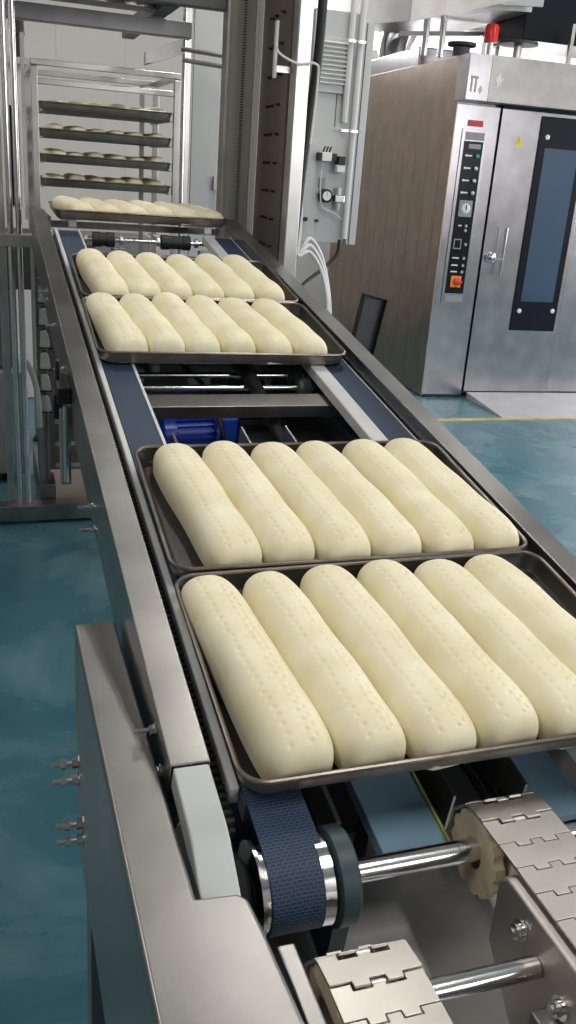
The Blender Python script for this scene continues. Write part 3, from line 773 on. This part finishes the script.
# columns right of the rack
PC = empty('perforated_column', (1.0, 3.82, 0), 'grey green perforated steel column standing right of the steel rack', 'column')
MB().box(.938, 1.042, 3.75, 3.80, 0, 2.65).build('column_body', M['column'], PC, bevel=.003)
m = MB()
for k in range(190): m.box(.994, 1.006, 3.7485, 3.7499, .75+k*.0095, .75+k*.0095+.0035)
m.build('slot_row', M['black'], PC)
MB().box(1.043, 1.068, 3.73, 3.80, 0, 2.65).build('edge_strip', M['conduit'], PC, bevel=.003, label='bright white edge strip')
MB().box(.925, .937, 3.73, 3.80, 0, 2.65).build('edge_strip', M['dullsteel'], PC, bevel=.002)
BPn = empty('screw_panel', (1.05, 3.5, 0), 'tall brown reflecting steel panel with rows of screws beside the perforated column', 'panel')
T = Matrix(((1, 0, 0, 0), (0, 1, 0, 0), (0, 0, 1, 0), (0, 0, 0, 1)))
A = Vector((1.032, 3.27, 0)); B = Vector((1.064, 3.72, 0)); d = (B-A).normalized(); nn = Vector((-d.y, d.x, 0))
m = MB(); pts = [A, B, B-nn*.02, A-nn*.02]
m.prism([(q.x, q.y) for q in pts], 0, 2.6); m.build('panel_sheet', M['brown_panel'], BPn)
for k in range(10):
    z = 1.14 + k*.098
    for f in (.22, .45, .60):
        c = A + d*((B-A).length*f) + Vector((0, 0, z)); m = MB(); m.lathe(c, nn, [(0, .006), (.004, .006), (.005, .004), (.014, .004)], 8); m.build('panel_screw', M['black'], BPn)
BR = empty('bright_post', (1.05, 3.25, 0), 'bright polished square steel post standing behind the right conveyor rail', 'post')
MB().box(1.036, 1.088, 3.20, 3.26, 0, 2.62).build('post_body', M['steel'], BR, bevel=.006, seg=3)
MB().box(.985, 1.10, 3.185, 3.275, 0, .012).build('foot_plate', M['steel'], BR)
m = MB(); m.tube(spline([(.955, 3.17, 1.90), (.965, 3.17, 1.87), (1.03, 3.17, 1.845), (1.095, 3.17, 1.85), (1.115, 3.19, 1.81), (1.105, 3.19, 1.60)], 8), .004, 8)
tag(m.build('white_tube', M['hose'], smooth=True), 'thin white air tube looped round the bright post near its top', 'hose')
MB().box(.972, .982, 3.24, 3.26, 1.80, 1.975).build('side_bar', M['conduit'], BR, bevel=.002)
MB().box(.9825, 1.0355, 3.245, 3.255, 1.82, 1.84).build('side_bar_clip', M['steel'], BR)
m = MB(); m.tube(spline([(1.145, 3.30, 2.62), (1.150, 3.30, 2.2), (1.148, 3.30, 1.9), (1.128, 3.30, 1.65), (1.112, 3.30, 1.40), (1.10, 3.30, 1.0), (1.10, 3.30, .02)], 8), .017, 12)
tag(m.build('black_cable', M['black'], smooth=True), 'thick black cable running down the right side of the bright post', 'cable')
# white hoses
for k in range(5):
    dx = k*.012; dz = k*.010
    pts = spline([(1.118+dx*.5, 3.36+k*.012, 1.60-dz), (1.135+dx*.6, 3.36+k*.012, 1.36), (1.145+dx*.5, 3.37+k*.012, 1.215), (1.200+dx*.3, 3.38+k*.012, 1.222+dz*1.2), (1.262+dx*.4, 3.40+k*.012, 1.15+dz), (1.298+dx*.6, 3.40+k*.012, 1.02), (1.290+dx*.8, 3.42+k*.012, .90), (1.22+dx, 3.55+k*.012, .82), (1.12+dx*1.6, 3.74, .80+k*.004)], 8) if k % 2 == 0 else \
          spline([(1.105+dx*.4, 3.35+k*.012, 1.48), (1.118+dx*.6, 3.36+k*.012, 1.28), (1.10+dx, 3.37+k*.012, 1.10), (1.10+dx, 3.37+k*.012, .6), (1.12+dx, 3.37+k*.012, .012)], 8)
    m = MB(); m.tube(pts, .0065, 8)
    tag(m.build('air_hose', M['hose'], smooth=True), 'white air hose in the arching bundle under the grey control cabinet' if k % 2 == 0 else 'white air hose hanging straight down beside the bright post', 'hose',
        'arching white air hoses' if k % 2 == 0 else 'straight white air hoses')

# ------------------------------------------------------------ grey cabinet with pneumatics
GC = empty('control_cabinet', (1.6, 4.4, 1.19), 'tall light grey control cabinet with louvres, mounted beside the bright post', 'cabinet')
MB().box(1.470, 1.690, 4.30, 4.56, 1.195, 2.20).build('cabinet_body', M['cabinet'], GC, bevel=.004)
m = MB(); m.box(1.492, 1.632, 4.285, 4.2995, 1.86, 2.09); m.build('vent_frame', M['cabinet'], GC, bevel=.003)
vm = MB()
for k in range(10):
    z = 1.895 + k*.0185; vm.prism([(4.284, z), (4.270, z+.003), (4.270, z+.006), (4.284, z+.013)], 1.500, 1.626, 'x')
vm.build('louvre', M['conduit'], GC)
m = MB()
m.box(1.600, 1.604, 4.2965, 4.2998, 1.72, 1.86); m.build('door_seam', M['darkgrey'], GC)
MB().box(1.7105, 1.762, 4.30, 4.36, 1.19, 2.165).build('side_channel', M['cabinet'], GC, bevel=.004)
MB().box(1.722, 1.726, 4.296, 4.2999, 1.19, 2.165).build('channel_groove', M['darkgrey'], GC)
for x, z0 in ((1.640, 1.74), (1.688, 1.22)):
    MB().tube([(x, 4.275, z0), (x, 4.275, 2.75)], .0145, 16).build('conduit_pipe', M['conduit'], GC, smooth=True)
for z in (2.075, 1.700):
    m = MB(); m.box(1.61, 1.72, 4.252, 4.258, z, z+.010); m.build('pipe_clamp', M['chrome'], GC)
    for x in (1.615, 1.664, 1.712): m = MB(); m.lathe((x, 4.252, z+.005), (0, -1, 0), [(0, .007), (.008, .007)], 8); m.build('clamp_screw', M['dullsteel'], GC)
m = MB(); m.box(1.470, 1.72, 4.57, 4.61, 1.40, 1.46); m.box(1.10, 1.469, 4.58, 4.61, 1.40, 1.46); m.box(1.07, 1.10, 4.56, 4.61, 0, 1.6) if False else None
m.box(1.5, 1.56, 4.562, 4.61, 0.0, 2.0); m.build('mounting_arm', M['dullsteel'], GC)
# pneumatic valve, regulator and gauge
PV = empty('air_valve', (1.55, 4.25, 1.58), 'small grey and black air valve, upper left on the grey cabinet', 'valve')
MB().box(1.535, 1.585, 4.25, 4.2995, 1.565, 1.605).build('valve_body', M['white'], PV, bevel=.004)
for a, b in ((1.520, 1.5345), (1.5855, 1.612)): MB().box(a, b, 4.255, 4.295, 1.568, 1.602).build('valve_coil', M['black'], PV, bevel=.003)
for x in (1.545, 1.56, 1.575): MB().tube([(x, 4.27, 1.6052), (x+.005, 4.26, 1.63)], .004, 8).build('valve_fitting', M['black'], PV)
AR = empty('pressure_switch', (1.63, 4.25, 1.55), 'black and grey pressure switch right of the air valve on the cabinet', 'switch')
MB().box(1.616, 1.650, 4.24, 4.2995, 1.555, 1.592).build('display', M['black'], AR, bevel=.003)
MB().box(1.612, 1.654, 4.245, 4.2995, 1.520, 1.554).build('switch_body', M['white'], AR, bevel=.004)
PG = empty('pressure_gauge', (1.578, 4.25, 1.41), 'round white faced pressure gauge with black rim on the cabinet', 'gauge')
MB().lathe((1.578, 4.2995, 1.412), (0, -1, 0), [(0, .031), (.035, .031), (.038, .027), (.0385, .024)], 28).build('gauge_case', M['black'], PG, smooth=True)
MB().lathe((1.578, 4.2608, 1.412), (0, -1, 0), [(0, .021), (.001, .021)], 28).build('gauge_dial', M['gauge'], PG)
MB().box(1.5775, 1.5795, 4.2586, 4.2596, 1.412, 1.430).build('gauge_needle', M['black'], PG)
RG = empty('air_regulator', (1.63, 4.25, 1.40), 'silver air regulator block right of the round gauge', 'regulator')
MB().box(1.615, 1.665, 4.245, 4.2995, 1.385, 1.420).build('regulator_body', M['chrome'], RG, bevel=.005)
MB().lathe((1.640, 4.27, 1.4205), (0, 0, 1), [(0, .012), (.03, .012), (.032, .008)], 16).build('regulator_knob', M['conduit'], RG, smooth=True)
MB().lathe((1.640, 4.27, 1.35), (0, 0, 1), [(0, .008), (.02, .012), (.0345, .012)], 16).build('regulator_bowl', M['conduit'], RG, smooth=True)
m = MB(); m.box(1.545, 1.575, 4.292, 4.2995, 1.445, 1.49); tag(m.build('label_plate', M['greylabel']), 'small grey plate above the round gauge', 'plate')
m = MB(); m.box(1.540, 1.552, 4.280, 4.2995, 1.290, 1.302); tag(m.build('push_button', M['black']), 'small square black button low on the grey cabinet', 'button')
m = MB(); m.tube(spline([(1.545, 4.27, 1.56), (1.540, 4.265, 1.50), (1.545, 4.265, 1.42), (1.560, 4.26, 1.36), (1.62, 4.255, 1.335), (1.66, 4.26, 1.31)], 8), .0032, 8)
tag(m.build('clear_tube', M['conduit'], smooth=True), 'thin clear air tube between valve and gauge on the cabinet', 'hose')
m = MB(); m.tube(spline([(1.662, 4.262, 1.215), (1.655, 4.26, 1.15), (1.60, 4.25, 1.09), (1.50, 4.20, 1.03), (1.40, 4.1, .99), (1.30, 4.0, .97), (1.22, 3.9, .80), (1.20, 3.9, .01)], 8), .009, 10)
tag(m.build('black_cable', M['black'], smooth=True), 'thin black cable curving left from the bottom of the grey cabinet', 'cable')
m = MB(); m.lathe((1.487, 4.2995, 1.30), (0, -1, 0), [(0, .010), (.02, .010)], 10); tag(m.build('cable_gland', M['black']), 'black cable gland on the lower left edge of the cabinet', 'gland')

# ------------------------------------------------------------ rotary rack oven
OV = empty('rack_oven', TO @ Vector((.9, 1.1, 0)), 'large stainless rack oven with a windowed door at the right', 'oven')
OW, OD = 1.95, 2.5
MB(TO).box(.004, OW, .05, OD, .02, 2.05).build('oven_body', M['oven_front'], OV)
# left side in sheet panels with fine seams
sm = MB(TO); sm.box(-.004, .003, 0.0, OD, .01, 2.31)
b = sm.build('side_wall', M['oven_side'], OV)
for k in range(10):
    v = .16 + k*.235; MB(TO).box(-.0065, -.0042, v, v+.004, .01, 1.75).build('panel_seam', M['seam'], b)
# front left pillar
MB(TO).box(0, .326, -.0, .049, .02, 2.02).build('front_pillar', M['oven_front'], OV, bevel=.004)
MB(TO).box(.3265, .334, .012, .049, .04, 2.02).build('door_gap', M['blackgloss'], OV)
MB(TO).box(.02, .326, -.0, .05, 0, .0195).build('plinth', M['black'], OV)
# header: corner piece and long fascia
MB(TO).prism([(-.01, -.13), (.150, -.13), (.150, .049), (-.01, .049)], 2.035, 2.315).build('header_corner', M['oven_front'], OV, bevel=.004)
MB(TO).box(.1505, OW, -.13, .049, 2.035, 2.315).build('header_fascia', M['hood'], OV, bevel=.004)
MB(TO).box(.004, OW, .05, OD, 2.052, 2.31).build('oven_top', M['hood'], OV)
MB(TO).box(.335, OW, -.02, .048, 2.018, 2.033).build('track_shadow_gap', M['blackgloss'], OV)
# door leaf
DR = MB(TO).box(.336, 1.044, -.012, .045, .05, 2.016).build('oven_door', M['oven_front'], OV, bevel=.003)
MB(TO).box(.640, 1.010, -.024, -.0125, .52, 1.992).build('window_frame', M['blackgloss'], DR, bevel=.002)
MB(TO).box(.690, .958, -.028, -.0245, .735, 1.79).build('window_pane', M['glass'], DR)
for (u, z) in ((.690, .665), (.968, .672), (.697, 1.86), (.955, 1.86)):
    MB(TO).lathe((u, -.0245, z), (0, -1, 0), [(0, .017), (.006, .017), (.010, .010)], 20).build('window_bolt', M['white'], DR, smooth=True)
# warning triangle
m = MB(TO); m.prism([(.455, 1.790), (.525, 1.790), (.490, 1.852)], -.0145, -.0125, 'y'); wt = m.build('warning_sign', M['yellow'], DR)
m = MB(TO); m.box(.4885, .4915, -.0152, -.0147, 1.808, 1.832); m.box(.4885, .4915, -.0152, -.0147, 1.799, 1.803); m.build('sign_mark', M['blackgloss'], wt)
# handle
hb = MB(TO).lathe((.395, -.0125, 1.035), (0, -1, 0), [(0, .040), (.014, .040), (.020, .026), (.055, .020), (.060, .012)], 28).build('handle_hub', M['chrome'], DR, smooth=True)
MB(TO).tube([(.465, -.070, .915), (.467, -.070, 1.245)], [.010, .012], 16).build('handle_bar', M['chrome'], DR, smooth=True)
MB(TO).tube([(.395, -.0705, 1.030), (.465, -.0705, 1.030)], .013, 16).build('handle_arm', M['chrome'], DR, smooth=True)
# next panel right
MB(TO).box(1.047, OW, -.006, .045, .05, 2.016).build('right_front_panel', M['oven_front'], OV, bevel=.003)
# control panel
CP = MB(TO).box(.058, .238, -.008, -.0005, .700, 1.870).build('control_panel', M['oven_front'], OV, bevel=.002)
cp0 = -.0085
MB(TO).box(.082, .222, -.014, cp0, .772, 1.792).build('panel_face', M['blackgloss'], CP)
MB(TO).box(.085, .225, -.012, cp0, 1.800, 1.850).build('name_plate', M['greylabel'], CP)
MB(TO).box(.085, .225, -.012, cp0, .712, .760).build('name_plate', M['greylabel'], CP)
MB(TO).box(.095, .205, -.0075, -.001, 1.886, 1.925).build('red_label', M['redlabel'], OV, label='small red label above the control panel')
f0 = -.0145
for i, z in enumerate((1.70, 1.62, 1.54, 1.46)):
    mk = M['green'] if i == 0 else M['dullsteel']
    MB(TO).lathe((.185, f0, z), (0, -1, 0), [(0, .014), (.014, .014), (.016, .010)], 18).build('push_button', mk, CP, smooth=True)
    MB(TO).box(.10, .150, -.0162, f0, z-.005, z+.005).build('button_label', M['white'], CP)
    MB(TO).lathe((.106, f0, z), (0, -1, 0), [(0, .008), (.004, .008)], 12).build('indicator_lamp', M['white'], CP)
MB(TO).box(.115, .205, -.018, f0, 1.745, 1.775).build('display_window', M['greylabel'], CP)
MB(TO).box(.100, .200, -.020, f0, 1.300, 1.410).build('dial_plate', M['greylabel'], CP, bevel=.002)
MB(TO).lathe((.150, -.0205, 1.355), (0, -1, 0), [(0, .034), (.004, .034), (.005, .030), (.012, .024)], 24).build('timer_dial', M['white'], CP, smooth=True)
MB(TO).box(.146, .152, -.036, -.0328, 1.345, 1.38).build('dial_pointer', M['blackgloss'], CP)
for z in (1.24, 1.21): MB(TO).lathe((.170, f0, z), (0, -1, 0), [(0, .012), (.014, .010)], 16).build('selector_knob', M['dullsteel'], CP)
MB(TO).box(.115, .140, -.0162, f0, 1.235, 1.245).build('button_label', M['white'], CP)
MB(TO).box(.095, .155, -.018, f0, 1.080, 1.150).build('display_window', M['greylabel'], CP, bevel=.002)
MB(TO).box(.103, .147, -.0186, -.0181, 1.088, 1.142).build('display_pane', M['blackgloss'], CP)
for z in (1.115, 1.02, .97, .925):
    MB(TO).lathe((.185, f0, z), (0, -1, 0), [(0, .012), (.014, .010)], 16).build('selector_knob', M['dullsteel'], CP)
    if z < 1.1: MB(TO).box(.10, .150, -.0162, f0, z-.005, z+.004).build('button_label', M['white'], CP)
MB(TO).box(.110, .190, -.020, f0, .815, .895).build('switch_plate', M['orange'], CP, bevel=.003)
MB(TO).lathe((.160, -.0205, .855), (0, -1, 0), [(0, .028), (.012, .028), (.014, .020)], 24).build('main_switch', M['redknob'], CP, smooth=True)
MB(TO).box(.131, .189, -.046, -.035, .848, .862).build('switch_grip', M['redknob'], CP, bevel=.003)
# raised mark on the header corner: two uprights under a bar, small diamond beside
lm = MB(TO)
lm.box(.012, .068, -.1325, -.1303, 2.165, 2.180); lm.box(.016, .028, -.1325, -.1303, 2.085, 2.165); lm.box(.046, .058, -.1325, -.1303, 2.085, 2.165)
lg = lm.build('header_mark', M['brown_panel'], OV)
lm = MB(TO); lm.prism([(.090, 2.075), (.106, 2.100), (.090, 2.130), (.076, 2.100)], -.1325, -.1303, 'y'); lm.build('header_mark', M['dullsteel'], OV)
lm = MB(TO); lm.prism([(.205, 2.135), (.238, 2.170), (.222, 2.215), (.190, 2.180)], -.1325, -.1303, 'y'); lm.prism([(.19,2.12),(.23,2.14),(.25,2.19),(.243,2.19),(.225,2.147),(.19,2.128)], -.1325, -.1303, 'y'); lm.build('header_mark', M['white'], OV)
# ramp in front of the door
m = MB(TO); m.prism([(-.02, .001), (-.02, .045), (-.60, .006), (-.60, .001)], .36, 1.70, 'x')
rp = m.build('floor_ramp', M['ramp']); tag(rp, 'pale metal floor ramp in front of the oven door', 'ramp')
# equipment on top of the oven
BE = empty('warning_beacon', TO @ Vector((.23, .10, 2.316)), 'small red warning beacon standing on top of the oven', 'beacon')
MB(TO).lathe((.23, .10, 2.3105), (0,0,1), [(0, .060), (.01, .060), (.012, .022), (.105, .022)], 20).build('beacon_stem', M['chrome'], BE, smooth=True)
MB(TO).lathe((.23, .10, 2.417), (0,0,1), [(0, .046), (.092, .046), (.108, .038), (.112, .02)], 24).build('beacon_lens', M['red'], BE, smooth=True)
VF = empty('circulation_fan', TO @ Vector((.75, .55, 2.311)), 'flat dark fan wheel with pulley on top of the oven behind the beacon', 'fan')
MB(TO).lathe((.55, .32, 2.3105), (0,0,1), [(0, .06), (.05, .06), (.051, .03), (.138, .03)], 20).build('fan_bearing', M['steel'], VF, smooth=True)
MB(TO).lathe((.55, .32, 2.45), (0,0,1), [(0, .06), (.004, .14), (.022, .14), (.026, .06)], 32).build('pulley_wheel', M['dark'], VF, smooth=True)
MO = empty('fan_motor', TO @ Vector((.25, .55, 2.311)), 'small dark fan motor left of the beacon on the oven roof', 'motor')
MB(TO).box(.08, .34, .30, .60, 2.3105, 2.345).build('motor_bed', M['steel'], MO, bevel=.006)
MB(TO).lathe((.16, .40, 2.3455), (0,0,1), [(0, .06), (.065, .06), (.07, .04)], 24).build('motor_body', M['darkgrey'], MO, smooth=True)
MB(TO).lathe((.16, .40, 2.4165), (0,0,1), [(0, .10), (.02, .10)], 24).build('pulley_wheel', M['dark'], MO, smooth=True)
SV = MB(TO).lathe((1.02, .10, 2.3165), (0,0,1), [(0, .105), (.17, .105), (.172, .10)], 32).build('steam_outlet', M['chrome'], smooth=True)
tag(SV, 'short polished steel cylinder on the oven roof at the right edge', 'pipe')
HD = empty('extraction_hood', TO @ Vector((.3, .5, 2.5)), 'stainless extraction hood hanging above the oven', 'hood')
m = MB(TO); m.prism([(-.42, 2.455), (.26, 2.640), (.26, 3.10), (-.42, 3.10)], -.10, -.08, 'y'); m.build('hood_front', M['hood'], HD)
m = MB(TO); m.prism([(-.10, 2.455), (1.7, 2.62), (1.7, 3.1), (-.10, 3.1)], -.44, -.42, 'x'); m.build('hood_side', M['hood'], HD)
m = MB(TO); m.prism([(-.42, 2.60), (.555, 2.645), (.555, 2.685), (-.42, 2.64)], .20, 1.6, 'y'); m.build('hood_ceiling', M['dullsteel'], HD)
m = MB(TO); m.prism([(.265, 2.64), (.56, 2.66), (.56, 3.10), (.265, 3.10)], .06, .08, 'y'); m.build('hood_front', M['cabinet'], HD)
m = MB(TO); m.prism([(-.13, 2.505), (.69, 2.585), (.69, 2.615), (-.13, 2.535)], .88, .90, 'y'); m.prism([(.665, 2.312), (.69, 2.312), (.69, 2.60), (.665, 2.60)], .88, .90, 'y'); m.build('hood_lip', M['dullsteel'], HD)
for (u, v) in ((-.18, .25), (-.06, .25)): MB(TO).tube([(u, v, 2.312), (u, v, 2.60)], .022, 14).build('hood_support', M['chrome'], HD, smooth=True)
MB(TO).box(.86, .885, .15, .18, 2.312, 2.60).build('hood_support', M['steel'], HD)
BB = MB(TO).box(.57, 1.80, .30, .85, 2.49, 3.3).build('blower_housing', M['blackgloss'], bevel=.01)
tag(BB, 'black blower housing above the oven in the top right corner', 'blower')
MB(TO).box(.30, .47, .06, .10, 2.70, 3.1).build('hood_panel', M['hood'], HD) if False else None
# exhaust elbow behind the cabinet, over the oven's rear
m = MB(TO); ctr = Vector((-.36, 1.0, 2.42)); R = .36
pts = [(-.36+.0, 1.15, 2.42)]
el = []
for k in range(13):
    a = PI/2*k/12; el.append((.56 - .37*math.cos(a), 1.8, 2.52 + .34*math.sin(a)))
el = [(el[0][0], 1.8, 2.4405)] + el + [(el[-1][0]+.5, 1.8, el[-1][2])]
m.tube(el, .14, 28)
tag(m.build('exhaust_duct', M['chrome'], smooth=True), 'polished bent exhaust duct rising from the left rear of the oven roof', 'duct')
MB(TO).box(-.30, .60, 1.5, 2.2, 2.312, 2.60).build('steam_box', M['oven_front'], OV, bevel=.01) if False else None
BXX = MB(TO).box(.01, .60, .80, 2.3, 2.312, 2.44).build('roof_box', M['oven_front'], OV, bevel=.01)

# dark tray leaning by the oven's side
T2 = Matrix.Translation((2.06, 5.0, .0)) @ Matrix.Rotation(.35, 4, 'Z') @ Matrix.Rotation(math.radians(12), 4, 'Y')
LP = empty('leaning_pan', (2.06, 5.0, 0), 'black shallow pan standing upright on the floor beside the oven', 'tray')
m = MB(T2); m.box(-.09, .09, 0, .012, .002, .86); m.build('pan_sheet', M['black'], LP)
m = MB(T2)
for a, b, c, d in ((-.095, -.0905, .002, .865), (.0905, .095, .002, .865)): m.box(a, b, -.025, .012, c, d)
m.box(-.09, .09, -.025, .012, .8605, .865); m.build('pan_rim', M['tray'], LP)

# ------------------------------------------------------------ left background machine
LM = empty('white_machine', (0, 6.2, 0), 'white machine with a dark curved window behind the left lifter posts', 'machine')
MB().box(-.75, .33, 6.0, 6.6, 0, 2.02).build('machine_body', M['wall'], LM, bevel=.01)
MB().box(.175, .245, 5.985, 5.9995, 1.20, 1.76).build('dark_window', M['blackgloss'], LM, bevel=.03, seg=4)
MB().box(.15, .33, 5.94, 5.9995, 1.98, 2.015).build('top_ledge', M['steel'], LM)
CT = empty('sensor_head', (.26, 5.9, 2.0), 'small black sensor head standing on the white machine at the left', 'sensor')
MB().lathe((.255, 6.1, 2.0205), (0,0,1), [(0, .035), (.12, .035), (.13, .045), (.2, .045)], 18).build('sensor_neck', M['black'], CT, smooth=True)
DM = empty('grey_machine_block', (-.5, 4.6, 0), 'dark grey machine block behind the round posts at the left edge', 'machine')
MB().box(-.9, .155, 4.3, 4.9, .05, .55).build('lower_body', M['midgrey'], DM, bevel=.01)
MB().box(-.9, .12, 4.35, 4.9, .56, .90).build('upper_body', M['darkgrey'], DM, bevel=.01)
MB().box(-.9, .235, 4.45, 4.9, .905, 1.15).build('dark_top', M['dark'], DM, bevel=.01)
for x in (-.85, .05): MB().box(x, x+.05, 4.4, 4.45, 0, .049).build('block_foot', M['black'], DM)
BK = empty('back_cabinet', (.55, 6.9, 0), 'low grey cabinet against the far wall behind the rack', 'cabinet')
MB().box(.40, 1.5, 8.6, 9.15, 0, .85).build('cabinet_body', M['midgrey'], BK, bevel=.006)
MB().box(.93, .935, 8.59, 8.5995, .05, .8).build('door_seam', M['dark'], BK)

# ceiling lamps (long LED battens, most above and behind the picture)
lampi = 0
wh = {(-1.6): 'left', 1.4: 'middle', 4.6: 'right'}
for x in (-1.6, 1.4, 4.6):
    for y, wy in ((.2, 'front'), (3.4, 'centre'), (6.6, 'back')):
        t = empty('ceiling_lamp', (x, y, 3.8), f'long white ceiling lamp, {wh[x]} {wy} of the room', 'lamp', 'ceiling lamps')
        MB().box(x-.09, x+.09, y-.65, y+.65, 3.84, 3.8995).build('lamp_body', M['frame_white'], t, bevel=.004)
        l = bpy.data.lights.new('lamp_light', 'AREA'); l.shape = 'RECTANGLE'; l.size = .16; l.size_y = 1.25; l.energy = 31; l.color = (1, .96, .90)
        lo = bpy.data.objects.new('lamp_light', l); COL.objects.link(lo); lo.location = (x, y, 3.83)

# daylight through the windows
def area(loc, target, sx, sy, e, col):
    l = bpy.data.lights.new('window_light', 'AREA'); l.shape = 'RECTANGLE'; l.size = sx; l.size_y = sy; l.energy = e; l.color = col
    o = bpy.data.objects.new('window_light', l); COL.objects.link(o); o.location = loc
    o.rotation_euler = (Vector(target)-Vector(loc)).to_track_quat('-Z', 'Y').to_euler(); return o
area((4.3, Y1+.3, 3.15), (4.3, 0, 1.6), 3.9, 1.1, 170, (.97, .98, 1))
area((4.3, Y0-.3, 2.5), (4.3, 6, 1.2), 5.2, 1.8, 80, (1, .98, .97))  # belongs to the added window behind the camera, brightens the oven front
area((X1+.3, 3.3, 2.0), (0, 3.3, 1.2), 4.1, 2.1, 130, (.98, .98, 1))

w = bpy.data.worlds.new('sky'); SC.world = w; w.use_nodes = True
bg = w.node_tree.nodes['Background']; bg.inputs['Color'].default_value = (.95, .97, 1, 1); bg.inputs['Strength'].default_value = 1.6

# ------------------------------------------------------------ camera
cam = bpy.data.cameras.new('camera'); co = bpy.data.objects.new('camera', cam); COL.objects.link(co)
Rm = Matrix(((0.9493258334839333, 0.04655889628804763, -0.31082588543503603), (-0.30647585654477, 0.3563390491479779, -0.8826636003639577), (0.06966355743991884, 0.9331959875764329, 0.35255104245493496)))
co.location = (0, 0, H); co.rotation_euler = Rm.to_euler()
cam.sensor_fit = 'VERTICAL'; cam.sensor_height = 24; cam.lens = 896.584/1024*24; cam.clip_start = .01; cam.clip_end = 100
SC.camera = co
vs = SC.view_settings; vs.view_transform = 'Standard'; vs.look = 'None'; vs.gamma = 1; vs.use_curve_mapping = False; vs.exposure = 0.0
